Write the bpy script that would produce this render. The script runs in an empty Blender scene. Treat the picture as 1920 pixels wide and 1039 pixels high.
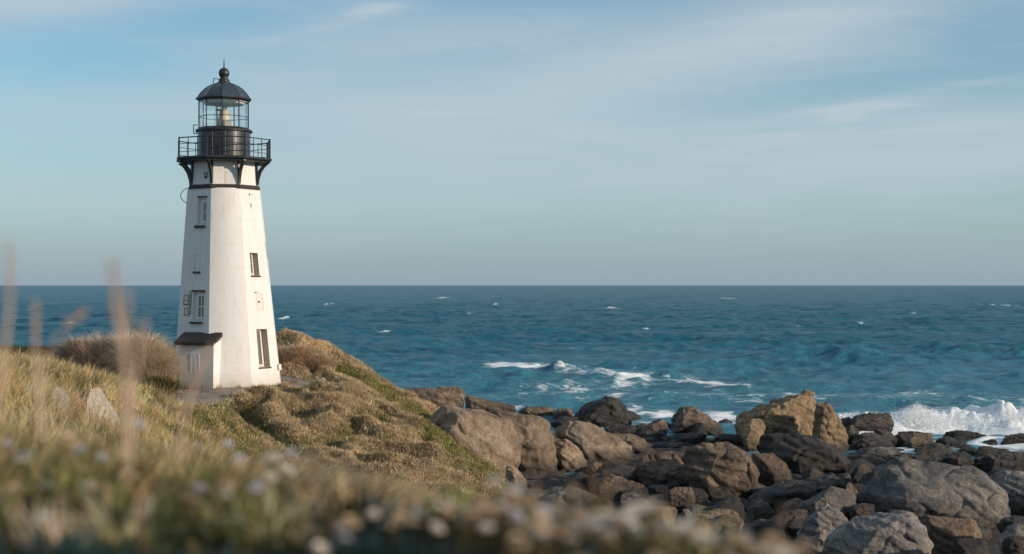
import bpy, bmesh, math, random
import numpy as np
from mathutils import Vector

R = math.radians
random.seed(7)
rng = np.random.default_rng(11)
F, H, HY = 2666.67, 9.0, 535.0          # focal length in photo pixels, eye height above the sea, horizon row
SUN_AZ, SUN_EL = 67.0, 15.5             # azimuth from "towards the camera" turning to the right
scene = bpy.context.scene
col = scene.collection


def P(px, py, d):
    return Vector(((px - 960.0) / F * d, d, H - (py - HY) / F * d))


# ------------------------------------------------------------------ noise
_pr = np.random.default_rng(3)
_perm = _pr.permutation(256)
_perm = np.concatenate([_perm, _perm, _perm])
_grad = _pr.normal(size=(256, 3))
_grad /= np.linalg.norm(_grad, axis=1)[:, None]


def pn(p):
    """gradient noise, p (N,3) -> (N,) about -0.8..0.8"""
    p = np.asarray(p, dtype=np.float64)
    i = np.floor(p).astype(np.int64)
    f = p - i
    i &= 255
    u = f * f * f * (f * (f * 6 - 15) + 10)
    out = np.zeros(len(p))
    for dx in (0, 1):
        wx = u[:, 0] if dx else 1 - u[:, 0]
        for dy in (0, 1):
            wy = u[:, 1] if dy else 1 - u[:, 1]
            for dz in (0, 1):
                wz = u[:, 2] if dz else 1 - u[:, 2]
                h = _perm[_perm[_perm[(i[:, 0] + dx) & 255] + ((i[:, 1] + dy) & 255)] + ((i[:, 2] + dz) & 255)]
                g = _grad[h]
                out += wx * wy * wz * (g[:, 0] * (f[:, 0] - dx) + g[:, 1] * (f[:, 1] - dy) + g[:, 2] * (f[:, 2] - dz))
    return out * 1.5


def pn2(x, y, s=1.0, o=0.0):
    x = np.asarray(x, dtype=np.float64)
    y = np.asarray(y, dtype=np.float64)
    sh = x.shape
    return pn(np.stack([x.ravel() / s + o, y.ravel() / s + o * 1.7, np.full(x.size, o * 0.31 + 0.5)], 1)).reshape(sh)


def sstep(a, b, x):
    t = np.clip((x - a) / (b - a), 0, 1)
    return t * t * (3 - 2 * t)


# ------------------------------------------------------------------ object helpers
def tag(o, label=None, cat=None, group=None, kind=None):
    if label: o['label'] = label
    if cat: o['category'] = cat
    if group: o['group'] = group
    if kind: o['kind'] = kind
    return o


def link(name, me, mat=None, parent=None):
    o = bpy.data.objects.new(name, me)
    col.objects.link(o)
    if mat is not None:
        me.materials.append(mat)
    if parent is not None:
        o.parent = parent
    return o


def empty(name, loc):
    o = bpy.data.objects.new(name, None)
    o.location = loc
    o.empty_display_size = 0.3
    col.objects.link(o)
    return o


def np_mesh(name, v, tris=None, quads=None, smooth=False, colors=None, floats=None):
    me = bpy.data.meshes.new(name)
    v = np.asarray(v, dtype=np.float32)
    me.vertices.add(len(v))
    me.vertices.foreach_set('co', v.ravel())
    parts, starts, n = [], [], 0
    if tris is not None and len(tris):
        t = np.asarray(tris, dtype=np.int32)
        parts.append(t.ravel()); starts.append(np.arange(len(t)) * 3 + n); n += t.size
    if quads is not None and len(quads):
        q = np.asarray(quads, dtype=np.int32)
        parts.append(q.ravel()); starts.append(np.arange(len(q)) * 4 + n); n += q.size
    li = np.concatenate(parts)
    ls = np.concatenate(starts).astype(np.int32)
    me.loops.add(len(li))
    me.loops.foreach_set('vertex_index', li)
    me.polygons.add(len(ls))
    me.polygons.foreach_set('loop_start', ls)
    me.update(calc_edges=True)
    me.polygons.foreach_set('use_smooth', np.full(len(ls), smooth))
    if colors is not None:
        a = me.attributes.new('tint', 'FLOAT_COLOR', 'POINT')
        c = np.ones((len(v), 4), dtype=np.float32)
        c[:, :3] = colors
        a.data.foreach_set('color', c.ravel())
    if floats:
        for k, arr in floats.items():
            a = me.attributes.new(k, 'FLOAT', 'POINT')
            a.data.foreach_set('value', np.asarray(arr, dtype=np.float32))
    me.validate()
    return me


def bm_mesh(name, bm, smooth=False):
    bmesh.ops.recalc_face_normals(bm, faces=bm.faces[:])
    me = bpy.data.meshes.new(name)
    bm.to_mesh(me)
    bm.free()
    if smooth:
        me.polygons.foreach_set('use_smooth', [True] * len(me.polygons))
    return me


# ------------------------------------------------------------------ materials
def new_mat(name):
    m = bpy.data.materials.new(name)
    m.use_nodes = True
    nt = m.node_tree
    nt.nodes.clear()
    out = nt.nodes.new('ShaderNodeOutputMaterial')
    return m, nt, nt.nodes.new, nt.links.new, out


def ramp(nt, fac, stops, interp='LINEAR'):
    r = nt.nodes.new('ShaderNodeValToRGB')
    r.color_ramp.interpolation = interp
    els = r.color_ramp.elements
    while len(els) < len(stops):
        els.new(0.5)
    for e, (p, c) in zip(els, stops):
        e.position = p
        e.color = (c[0], c[1], c[2], 1) if hasattr(c, '__len__') else (c, c, c, 1)
    if fac is not None:
        nt.links.new(fac, r.inputs['Fac'])
    return r


def noise_tex(nt, vec, scale, detail=5, rough=0.55, dist=0.0):
    n = nt.nodes.new('ShaderNodeTexNoise')
    n.inputs['Scale'].default_value = scale
    n.inputs['Detail'].default_value = detail
    n.inputs['Roughness'].default_value = rough
    n.inputs['Distortion'].default_value = dist
    if vec is not None:
        nt.links.new(vec, n.inputs['Vector'])
    return n


def mixc(nt, fac, a, b, mode='MIX'):
    m = nt.nodes.new('ShaderNodeMix')
    m.data_type = 'RGBA'
    m.blend_type = mode
    for sock, val in (('Factor', fac), ('A', a), ('B', b)):
        s = [i for i in m.inputs if i.name == sock and (i.type == ('VALUE' if sock == 'Factor' else 'RGBA'))][0]
        if isinstance(val, (int, float)):
            s.default_value = val
        elif isinstance(val, (tuple, list)):
            s.default_value = (val[0], val[1], val[2], 1)
        else:
            nt.links.new(val, s)
    return [o for o in m.outputs if o.type == 'RGBA'][0]


def mth(nt, op, a, b=None):
    m = nt.nodes.new('ShaderNodeMath')
    m.operation = op
    for k, val in enumerate((a, b)):
        if val is None: continue
        if isinstance(val, (int, float)): m.inputs[k].default_value = val
        else: nt.links.new(val, m.inputs[k])
    return m.outputs[0]


def simple_mat(name, c, rough=0.5, metal=0.0, var=0.25, scale=6.0, bump=0.1):
    m, nt, N, L, out = new_mat(name)
    tc = N('ShaderNodeTexCoord')
    n = noise_tex(nt, tc.outputs['Object'], scale, 6, 0.6)
    b = N('ShaderNodeBsdfPrincipled')
    lo = tuple(x * (1 - var) for x in c)
    hi = tuple(min(1, x * (1 + var)) for x in c)
    r = ramp(nt, n.outputs['Fac'], [(0.3, lo), (0.7, hi)])
    L(r.outputs['Color'], b.inputs['Base Color'])
    b.inputs['Roughness'].default_value = rough
    b.inputs['Metallic'].default_value = metal
    if bump:
        bp = N('ShaderNodeBump')
        bp.inputs['Strength'].default_value = bump
        bp.inputs['Distance'].default_value = 0.02
        L(n.outputs['Fac'], bp.inputs['Height'])
        L(bp.outputs['Normal'], b.inputs['Normal'])
    L(b.outputs['BSDF'], out.inputs['Surface'])
    return m


def rock_mat(name, dark, mid, light, lichen=None, rough=0.9, pale=0.0):
    m, nt, N, L, out = new_mat(name)
    tc = N('ShaderNodeTexCoord')
    oi = N('ShaderNodeObjectInfo')
    off = N('ShaderNodeVectorMath'); off.operation = 'ADD'
    sc = N('ShaderNodeVectorMath'); sc.operation = 'SCALE'
    sc.inputs[0].default_value = (31, 17, 47)
    L(oi.outputs['Random'], sc.inputs['Scale'])
    L(tc.outputs['Object'], off.inputs[0]); L(sc.outputs[0], off.inputs[1])
    v = off.outputs[0]
    n1 = noise_tex(nt, v, 0.9, 8, 0.62, 0.6)
    n2 = noise_tex(nt, v, 7.0, 8, 0.7)
    n3 = noise_tex(nt, v, 18.0, 6, 0.75)
    mixn = mth(nt, 'ADD', mth(nt, 'MULTIPLY', n1.outputs['Fac'], 0.6), mth(nt, 'MULTIPLY', n2.outputs['Fac'], 0.4))
    r = ramp(nt, mixn, [(0.36, dark), (0.5, mid), (0.66, light)])
    c = r.outputs['Color']
    sp = ramp(nt, n3.outputs['Fac'], [(0.36, 0.55), (0.5, 1.0), (0.66, 1.35)])
    c = mixc(nt, 0.75, c, sp.outputs['Color'], 'MULTIPLY')
    if lichen:
        n4 = noise_tex(nt, v, 2.3, 7, 0.7, 0.4)
        f = ramp(nt, n4.outputs['Fac'], [(0.52, 0.0), (0.62, 0.8)])
        c = mixc(nt, f.outputs['Color'], c, lichen)
    # every stone a little lighter or darker than the next
    vv = mth(nt, 'ADD', mth(nt, 'MULTIPLY', oi.outputs['Random'], 0.5), 0.75)
    hs = N('ShaderNodeHueSaturation'); L(vv, hs.inputs['Value']); L(c, hs.inputs['Color'])
    b = N('ShaderNodeBsdfPrincipled')
    # wet, weedy band that the waves reach
    gp = N('ShaderNodeNewGeometry'); gz = N('ShaderNodeSeparateXYZ'); L(gp.outputs['Position'], gz.inputs[0])
    wet = ramp(nt, mth(nt, 'ADD', mth(nt, 'MULTIPLY', gz.outputs['Z'], 0.5), mth(nt, 'MULTIPLY', n1.outputs['Fac'], 0.55)), [(0.42, 1.0), (0.72, 0.0)])
    cw = mixc(nt, mth(nt, 'MULTIPLY', wet.outputs['Color'], 0.85), hs.outputs['Color'], (0.018, 0.017, 0.014))
    L(cw, b.inputs['Base Color'])
    L(mth(nt, 'SUBTRACT', rough, mth(nt, 'MULTIPLY', wet.outputs['Color'], 0.42)), b.inputs['Roughness'])
    b.inputs['Specular IOR Level'].default_value = 0.4
    mus = noise_tex(nt, v, 2.2, 10, 0.68, 0.8)
    bp = N('ShaderNodeBump'); bp.inputs['Strength'].default_value = 1.0; bp.inputs['Distance'].default_value = 0.30
    L(mus.outputs['Fac'], bp.inputs['Height'])
    bp2 = N('ShaderNodeBump'); bp2.inputs['Strength'].default_value = 1.0; bp2.inputs['Distance'].default_value = 0.05
    L(n3.outputs['Fac'], bp2.inputs['Height']); L(bp.outputs['Normal'], bp2.inputs['Normal'])
    L(bp2.outputs['Normal'], b.inputs['Normal'])
    L(b.outputs['BSDF'], out.inputs['Surface'])
    return m


def leaf_mat(name, transl=0.3, rough=0.7):
    m, nt, N, L, out = new_mat(name)
    at = N('ShaderNodeAttribute'); at.attribute_name = 'tint'
    d = N('ShaderNodeBsdfPrincipled'); d.inputs['Roughness'].default_value = rough
    d.inputs['Specular IOR Level'].default_value = 0.2
    t = N('ShaderNodeBsdfTranslucent')
    L(at.outputs['Color'], d.inputs['Base Color']); L(at.outputs['Color'], t.inputs['Color'])
    mx = N('ShaderNodeMixShader'); mx.inputs[0].default_value = transl
    L(d.outputs[0], mx.inputs[1]); L(t.outputs[0], mx.inputs[2])
    L(mx.outputs[0], out.inputs['Surface'])
    return m


def white_paint(name):
    m, nt, N, L, out = new_mat(name)
    tc = N('ShaderNodeTexCoord')
    v = tc.outputs['Object']
    mp = N('ShaderNodeMapping'); mp.inputs['Scale'].default_value = (3.2, 3.2, 0.35); L(v, mp.inputs['Vector'])
    streak = noise_tex(nt, mp.outputs[0], 1.6, 8, 0.65)
    patch = noise_tex(nt, v, 1.1, 8, 0.66, 0.5)
    chip = noise_tex(nt, v, 5.5, 8, 0.72, 0.3)
    c = ramp(nt, streak.outputs['Fac'], [(0.28, (0.59, 0.575, 0.55)), (0.46, (0.65, 0.64, 0.625)), (0.7, (0.675, 0.67, 0.66))]).outputs['Color']
    f = ramp(nt, patch.outputs['Fac'], [(0.56, 0.0), (0.74, 0.28)])
    c = mixc(nt, f.outputs['Color'], c, (0.52, 0.47, 0.40))
    # rust weeping from the ironwork above and dirt splashed up from the ground
    sz = N('ShaderNodeSeparateXYZ'); L(v, sz.inputs[0])
    mp2 = N('ShaderNodeMapping'); mp2.inputs['Scale'].default_value = (5.5, 5.5, 0.22); L(v, mp2.inputs['Vector'])
    run = noise_tex(nt, mp2.outputs[0], 1.9, 6, 0.6)
    rr = ramp(nt, run.outputs['Fac'], [(0.56, 0.0), (0.70, 0.50)])
    up = ramp(nt, mth(nt, 'DIVIDE', sz.outputs['Z'], 12.0), [(0.42, 0.0), (0.80, 1.0), (0.93, 0.7)])
    c = mixc(nt, mth(nt, 'MULTIPLY', rr.outputs['Color'], up.outputs['Color']), c, (0.40, 0.30, 0.215))
    dn = ramp(nt, mth(nt, 'ADD', mth(nt, 'DIVIDE', sz.outputs['Z'], 2.2), mth(nt, 'MULTIPLY', patch.outputs['Fac'], 0.7)), [(0.30, 0.75), (0.75, 0.0)])
    c = mixc(nt, dn.outputs['Color'], c, (0.42, 0.37, 0.29))
    f2 = ramp(nt, chip.outputs['Fac'], [(0.665, 0.0), (0.70, 0.75)])
    c = mixc(nt, f2.outputs['Color'], c, (0.36, 0.33, 0.29))
    # faint joints between the courses of masonry under the paint
    sx = N('ShaderNodeSeparateXYZ'); L(v, sx.inputs[0])
    fr = mth(nt, 'FRACT', mth(nt, 'MULTIPLY', sx.outputs['Z'], 1.75))
    jt = ramp(nt, fr, [(0.0, 0.0), (0.018, 1.0), (0.97, 1.0), (1.0, 0.0)])
    jn = noise_tex(nt, v, 1.7, 3, 0.6)
    jm = ramp(nt, jn.outputs['Fac'], [(0.44, 1.0), (0.56, 0.0)])
    joint = mth(nt, 'MAXIMUM', jt.outputs['Color'], jm.outputs['Color'])
    c = mixc(nt, 1.0, c, mixc(nt, joint, (0.88, 0.87, 0.86), (1, 1, 1)), 'MULTIPLY')
    b = N('ShaderNodeBsdfPrincipled'); b.inputs['Roughness'].default_value = 0.62
    L(c, b.inputs['Base Color'])
    hsum = mth(nt, 'ADD', mth(nt, 'MULTIPLY', joint, 0.5), mth(nt, 'MULTIPLY', patch.outputs['Fac'], 1.2))
    hsum = mth(nt, 'ADD', hsum, mth(nt, 'MULTIPLY', chip.outputs['Fac'], 0.35))
    bp = N('ShaderNodeBump'); bp.inputs['Strength'].default_value = 0.35; bp.inputs['Distance'].default_value = 0.04
    L(hsum, bp.inputs['Height']); L(bp.outputs['Normal'], b.inputs['Normal'])
    L(b.outputs['BSDF'], out.inputs['Surface'])
    return m


def glass_mat(name, tint=(1, 1, 1), clear=0.9):
    m, nt, N, L, out = new_mat(name)
    tr = N('ShaderNodeBsdfTransparent'); tr.inputs['Color'].default_value = (*tint, 1)
    gl = N('ShaderNodeBsdfGlossy'); gl.inputs['Roughness'].default_value = 0.03
    n = noise_tex(nt, None, 3.0, 3)
    bp = N('ShaderNodeBump'); bp.inputs['Strength'].default_value = 0.05
    L(n.outputs['Fac'], bp.inputs['Height']); L(bp.outputs['Normal'], gl.inputs['Normal'])
    fr = N('ShaderNodeFresnel'); fr.inputs['IOR'].default_value = 1.5
    f = mth(nt, 'ADD', mth(nt, 'MULTIPLY', fr.outputs[0], clear), 1 - clear)
    mx = N('ShaderNodeMixShader'); L(f, mx.inputs[0]); L(tr.outputs[0], mx.inputs[1]); L(gl.outputs[0], mx.inputs[2])
    L(mx.outputs[0], out.inputs['Surface'])
    return m


M = {}
M['white'] = white_paint('white_paint')
M['trim'] = simple_mat('white_trim', (0.60, 0.58, 0.55), 0.55, 0, 0.08, 9)
M['reveal'] = simple_mat('window_reveal', (0.52, 0.455, 0.37), 0.8, 0, 0.12, 6)
M['black'] = simple_mat('black_ironwork', (0.018, 0.020, 0.023), 0.42, 0.0, 0.35, 9, 0.15)
M['dome'] = simple_mat('slate_blue_dome_paint', (0.030, 0.046, 0.062), 0.36, 0.0, 0.25, 4, 0.12)
M['drum'] = simple_mat('black_drum_paint', (0.024, 0.028, 0.034), 0.3, 0.0, 0.3, 5, 0.0)
M['band'] = simple_mat('brown_black_band', (0.030, 0.026, 0.023), 0.6, 0.0, 0.3, 7)
M['shingle'] = simple_mat('dark_roof_boards', (0.016, 0.013, 0.011), 0.75, 0, 0.5, 11, 0.4)
M['rust'] = simple_mat('rusty_iron', (0.16, 0.12, 0.10), 0.8, 0, 0.4, 14)
M['glass'] = glass_mat('lantern_glass', (0.96, 0.985, 0.985), 0.93)
M['pane'] = simple_mat('dark_window_glass', (0.13, 0.125, 0.125), 0.10, 0, 0.3, 2, 0.0)
M['lens'] = simple_mat('lamp_housing', (0.56, 0.44, 0.27), 0.4, 0, 0.2, 5)
M['concrete'] = rock_mat('pale_concrete', (0.46, 0.40, 0.32), (0.60, 0.53, 0.43), (0.70, 0.63, 0.53))
M['tan'] = rock_mat('tan_granite', (0.15, 0.108, 0.074), (0.31, 0.232, 0.16), (0.46, 0.36, 0.26))
M['brown'] = rock_mat('brown_granite', (0.052, 0.041, 0.032), (0.175, 0.128, 0.090), (0.34, 0.255, 0.18))
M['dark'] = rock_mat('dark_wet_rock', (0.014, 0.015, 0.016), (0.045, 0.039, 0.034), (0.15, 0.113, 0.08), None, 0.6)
M['blue'] = rock_mat('blue_grey_rock', (0.040, 0.050, 0.058), (0.155, 0.148, 0.138), (0.37, 0.32, 0.265))
M['gold'] = rock_mat('golden_rock', (0.07, 0.052, 0.034), (0.255, 0.182, 0.108), (0.42, 0.31, 0.19))
M['pale'] = rock_mat('pale_grey_rock', (0.10, 0.10, 0.10), (0.22, 0.208, 0.19), (0.42, 0.375, 0.32))
M['grass'] = leaf_mat('grass_blades', 0.45)
M['scrub'] = leaf_mat('scrub_leaves', 0.22)
M['flower'] = leaf_mat('flower_petals', 0.3)
M['twig'] = leaf_mat('dry_twigs', 0.1)

# ------------------------------------------------------------------ terrain height
# (photo column, photo row of the plant tops, distance, plant height)
cp = [
    # lighthouse plateau
    (330, 722, 70, 0), (428, 720, 70, 0), (527, 720, 70, 0), (428, 716, 72.5, 0), (470, 709, 73.5, 0), (360, 716, 73, 0),
    (600, 723, 70, .0), (560, 711, 73, 0), (440, 741, 65.5, .1), (560, 741, 66.0, .1), (640, 736, 67.5, .15),
    (390, 752, 62, .0), (350, 752, 61.5, 0),
    # bank behind on the right
    (520, 631, 78, .2), (560, 633, 78, .2), (600, 652, 77, .2), (624, 683, 76, .2), (678, 709, 75, .2), (610, 713, 72.5, .1),
    (733, 747, 72, .2), (826, 813, 66, .2), (903, 887, 58, .2), (480, 640, 80, .2), (400, 650, 84, .2), (530, 760, 90, 0),
    (680, 728, 71, .2),
    # face of the mound
    (480, 775, 61.5, .15), (550, 795, 60, .2), (640, 775, 62, .2), (650, 860, 55, .2), (750, 800, 62, .2), (750, 900, 52, .2),
    (850, 870, 56, .2), (850, 928, 50.5, .2), (905, 915, 53, .2), (700, 830, 58, .2), (600, 850, 56, .2),
    # gully and green cushion
    (490, 815, 57.5, .1), (545, 850, 54.5, .1), (400, 782, 55, .2), (450, 800, 54, .2), (510, 842, 51.5, .2), (400, 845, 48, .2),
    # behind on the left
    (30, 652, 74, .2), (150, 660, 72, .2), (290, 722, 68, .1), (220, 705, 68, .1), (0, 720, 95, 0), (200, 745, 95, 0),
    (100, 990, 3.3, 0), (500, 985, 3.3, 0), (750, 985, 3.3, 0), (960, 982, 3.3, 0), (1200, 1015, 3.2, 0), (1400, 1062, 3.1, 0),
    # left hill, by columns
    (50, 830, 5, .12), (50, 770, 10, .3), (50, 718, 20, .4), (50, 690, 30, .45), (50, 668, 40, .45), (50, 660, 50, .4),
    (190, 870, 5, .12), (190, 835, 10, .3), (190, 808, 20, .4), (190, 782, 30, .35), (190, 740, 38, .4), (190, 706, 45, .4),
    (330, 885, 5, .12), (330, 855, 10, .3), (330, 835, 20, .4), (330, 812, 30, .4), (330, 785, 40, .4), (330, 765, 49, .2),
    (450, 900, 5, .12), (450, 872, 10, .3), (450, 858, 20, .4), (450, 856, 26, .4), (450, 885, 39, .3),
    (-200, 640, 40, .4), (-200, 720, 12, .4), (-300, 760, 5, .3), (-250, 640, 70, .3),
    (700, 985, 4, .05), (700, 955, 10, .3), (700, 915, 22, .4), (700, 985, 36, .2), (560, 900, 24, .4), (600, 930, 38, .2),
    (780, 945, 19, .3), (800, 1000, 30, .1),
    (960, 1000, 6, .2), (960, 1090, 12, 0), (960, 1060, 25, 0), (960, 985, 44, 0),
    (1300, 1080, 5, .1), (1300, 1170, 12, 0), (1300, 1140, 25, 0),
    (1650, 1090, 3.0, .1), (1650, 1200, 5, 0), (1650, 1290, 12, 0), (1650, 1180, 25, 0), (2300, 1300, 10, 0), (2300, 1200, 25, 0),
]
ctrl = [(*P(a, b, d)[:2], P(a, b, d)[2] - v) for a, b, d, v in cp]
for px in (1000, 1200, 1450, 1700, 2000, 2400):           # under the boulders
    for py in (855, 900, 950, 1000, 1045):
        if px == 1000 and py > 940: continue
        d = 80 - (py - 835) * 0.2157
        q = P(px, py, d)
        ctrl.append((q.x, q.y, q.z - 0.75))
ctrl += [(0, 0, 8.45), (-1.2, 1, 8.46), (1.2, 1, 8.3), (-.95, 2.2, 8.47), (-.2, 2.2, 8.46), (.45, 2.2, 8.43), (0, -6, 8.6), (-8, -6, 8.7), (8, -6, 8.0), (3, 1, 7.2), (6, 3, 5.9), (-25, 0, 8.2),
         (-45, 30, 7.2), (-50, 60, 6.2), (-45, 90, 0.5), (-25, 96, -1.2), (0, 98, -1.4), (25, 100, -1.5), (50, 95, -1.5),
         (60, 60, -1.0), (55, 30, 1.5), (10, 84, -1.0), (-3, 88, -1.0), (30, 86, -1.0), (-12, 88, 0.8), (0, 115, -1.8), (-50, 115, -1.5),
         (50, 118, -1.8), (45, -6, 3.0)]
ctrl = np.array(ctrl)


def _phi(r): return np.sqrt(r * r + 1.2)


_A = _phi(np.hypot(ctrl[:, None, 0] - ctrl[None, :, 0], ctrl[:, None, 1] - ctrl[None, :, 1]))
_mean = ctrl[:, 2].mean()
_w = np.linalg.solve(_A + np.eye(len(ctrl)) * 0.006, ctrl[:, 2] - _mean)


def base_h(x, y):
    x = np.asarray(x, float); y = np.asarray(y, float)
    out = np.zeros(x.shape)
    for (cx, cy, _), w in zip(ctrl, _w):
        out += w * _phi(np.hypot(x - cx, y - cy))
    return out + _mean


LX, LY, LZ = (420 - 960) / F * 70, 70.0, 4.14


def in_poly(x, y, poly):
    x = np.asarray(x); y = np.asarray(y)
    res = np.zeros(x.shape, bool)
    j = len(poly) - 1
    for i in range(len(poly)):
        xi, yi = poly[i]; xj, yj = poly[j]
        c = ((yi > y) != (yj > y)) & (x < (xj - xi) * (y - yi) / (yj - yi + 1e-12) + xi)
        res ^= c
        j = i
    return res


PATH = [((a - 960) / F * d, d) for a, d in ((318, 58.5), (352, 60), (420, 61.3), (440, 63.6), (452, 66.2), (540, 67.0), (590, 68.2), (628, 69.6),
                                         (617, 71.8), (560, 73.4), (500, 74.6), (380, 74.4), (318, 71.5), (322, 66), (335, 63.5), (306, 60.5))]


def path_w(x, y):
    x = np.asarray(x, float); y = np.asarray(y, float)
    acc = np.zeros(x.shape)
    for ox, oy in ((0, 0), (.4, 0), (-.4, 0), (0, .4), (0, -.4)):
        acc += in_poly(x + ox, y + oy, PATH)
    return acc / 5.0


def mound_w(x, y):
    px = x / np.maximum(y, 1) * F + 960
    return sstep(44, 48, y) * (1 - sstep(80, 84, y)) * sstep(330, 400, px) * (1 - sstep(915, 955, px))


GULLY = [P(a_, b_, d_)[:2] for a_, b_, d_ in ((446, 768, 62.5), (475, 795, 59.5), (510, 828, 56.5), (560, 858, 54), (640, 890, 51), (720, 925, 49))]


def gully(x, y):
    out = np.full(np.shape(x), 1e9)
    for p0, p1 in zip(GULLY, GULLY[1:]):
        dx, dy = p1[0] - p0[0], p1[1] - p0[1]
        t = np.clip(((x - p0[0]) * dx + (y - p0[1]) * dy) / (dx * dx + dy * dy), 0, 1)
        out = np.minimum(out, np.hypot(x - p0[0] - t * dx, y - p0[1] - t * dy))
    return np.exp(-(out / .75) ** 2)


def lumps(x, y):
    # cushions of scrub in ribs that run down the slope to the right
    wx = pn2(x, y, 3.2, 5.2)
    u = x * 0.51 - y * 0.86
    v = x * 0.86 + y * 0.51 + wx * 1.1
    a = pn2(u * 0.42, v * 0.95, 1.9, 1.3)
    b = pn2(u * 0.7 + wx, v, 0.85, 7.7)
    c = pn2(x, y, .36, 3.9)
    return 0.52 - 1.02 * np.abs(a) ** .8 + 0.30 * b + .11 * c - .85 * gully(x, y)


GX0, GX1, GY0, GY1, GS = -62.0, 66.0, -8.0, 120.0, 0.25
gx = np.arange(GX0, GX1 + GS / 2, GS)
gy = np.arange(GY0, GY1 + GS / 2, GS)
XX, YY = np.meshgrid(gx, gy)
ZZ = base_h(XX, YY)
PW = path_w(XX, YY)
LUMP = lumps(XX, YY)
MW = mound_w(XX, YY) * (1 - PW)
ZZ += MW * LUMP
ZZ += (1 - PW) * (0.06 * pn2(XX, YY, 2.2, 3.3) + 0.03 * pn2(XX, YY, 0.7, 9.1))
# level standing for the tower
rr = np.hypot(XX - LX - 0.1, YY - LY)
k = 1 - sstep(2.9, 4.2, rr)
ZZ = ZZ * (1 - k) + (LZ - 0.02) * k
# the boulders stand on a bench of dark rubble just above the water
_p = XX / np.maximum(YY, 1) * F + 960
_lim = np.interp(_p, [940, 1100, 1500, 1700, 1900], [86, 84, 81, 74, 69])
_m = sstep(920, 960, _p) * (1 - sstep(_lim, _lim + 3, YY)) * (YY > 30)
ZZ = np.where(_m > .02, np.maximum(ZZ, -1.2 + 1.35 * _m + .30 * pn2(XX, YY, 1.1, 4.9) + .12 * pn2(XX, YY, .5, 2.9)), ZZ)


def hgt(x, y):
    x = np.asarray(x, float); y = np.asarray(y, float)
    fx = np.clip((x - GX0) / GS, 0, len(gx) - 1.001)
    fy = np.clip((y - GY0) / GS, 0, len(gy) - 1.001)
    ix = fx.astype(int); iy = fy.astype(int)
    tx = fx - ix; ty = fy - iy
    return (ZZ[iy, ix] * (1 - tx) * (1 - ty) + ZZ[iy, ix + 1] * tx * (1 - ty)
            + ZZ[iy + 1, ix] * (1 - tx) * ty + ZZ[iy + 1, ix + 1] * tx * ty)


def grid_quads(ny, nx):
    i = np.arange(ny - 1)[:, None] * nx + np.arange(nx - 1)[None, :]
    i = i.ravel()
    return np.stack([i, i + 1, i + nx + 1, i + nx], 1)


m, nt, N, L, out = new_mat('headland_soil')
geo = N('ShaderNodeNewGeometry')
n1 = noise_tex(nt, geo.outputs['Position'], 0.7, 8, 0.65)
n2 = noise_tex(nt, geo.outputs['Position'], 9.0, 6, 0.7)
c1 = ramp(nt, n1.outputs['Fac'], [(0.35, (0.045, 0.045, 0.022)), (0.5, (0.085, 0.068, 0.035)), (0.68, (0.14, 0.105, 0.058))]).outputs['Color']
sx = N('ShaderNodeSeparateXYZ'); L(geo.outputs['Position'], sx.inputs[0])
f = mth(nt, 'SUBTRACT', 1.75, mth(nt, 'ADD', mth(nt, 'MULTIPLY', sx.outputs['Z'], 0.5), n1.outputs['Fac']))
f = ramp(nt, f, [(0.2, 0.0), (0.6, 1.0)])
c1 = mixc(nt, f.outputs['Color'], c1, ramp(nt, n2.outputs['Fac'], [(0.35, (0.020, 0.018, 0.016)), (0.65, (0.06, 0.05, 0.042))]).outputs['Color'])
b = N('ShaderNodeBsdfPrincipled'); b.inputs['Roughness'].default_value = 0.95
L(c1, b.inputs['Base Color'])
bp = N('ShaderNodeBump'); bp.inputs['Strength'].default_value = 0.8; bp.inputs['Distance'].default_value = 0.06
L(n2.outputs['Fac'], bp.inputs['Height']); L(bp.outputs['Normal'], b.inputs['Normal'])
L(b.outputs[0], out.inputs['Surface'])
M['soil'] = m
me = np_mesh('ground', np.stack([XX.ravel(), YY.ravel(), ZZ.ravel()], 1), quads=grid_quads(len(gy), len(gx)), smooth=True)
tag(link('ground', me, M['soil']), kind='structure')

# gravel path and forecourt round the tower
m, nt, N, L, out = new_mat('gravel')
geo = N('ShaderNodeNewGeometry')
vo = N('ShaderNodeTexVoronoi'); vo.inputs['Scale'].default_value = 16; L(geo.outputs['Position'], vo.inputs['Vector'])
n1 = noise_tex(nt, geo.outputs['Position'], 1.2, 6, 0.6)
c1 = ramp(nt, vo.outputs['Color'], [(0.0, (0.13, 0.105, 0.085)), (0.5, (0.25, 0.21, 0.17)), (1.0, (0.42, 0.36, 0.30))]).outputs['Color']
c1 = mixc(nt, 0.8, c1, ramp(nt, n1.outputs['Fac'], [(0.35, 0.65), (0.65, 1.1)]).outputs['Color'], 'MULTIPLY')
b = N('ShaderNodeBsdfPrincipled'); b.inputs['Roughness'].default_value = 0.95; L(c1, b.inputs['Base Color'])
bp = N('ShaderNodeBump'); bp.inputs['Strength'].default_value = 1.0; bp.inputs['Distance'].default_value = 0.05
L(vo.outputs['Distance'], bp.inputs['Height']); L(bp.outputs['Normal'], b.inputs['Normal'])
L(b.outputs[0], out.inputs['Surface'])
px_ = np.array([p[0] for p in PATH]); py_ = np.array([p[1] for p in PATH])
hx = np.arange(px_.min() - .3, px_.max() + .3, 0.12); hy = np.arange(py_.min() - .3, py_.max() + .3, 0.12)
HX, HYY = np.meshgrid(hx, hy)
q = grid_quads(len(hy), len(hx))
cx = HX.ravel()[q].mean(1); cy = HYY.ravel()[q].mean(1)
wob = 0.25 * pn2(cx, cy, .6, 2.2)
q = q[in_poly(cx + wob, cy + wob, PATH)]
hz = hgt(HX.ravel(), HYY.ravel()) + 0.035 + 0.012 * pn2(HX.ravel(), HYY.ravel(), .3, 1.1)
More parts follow.
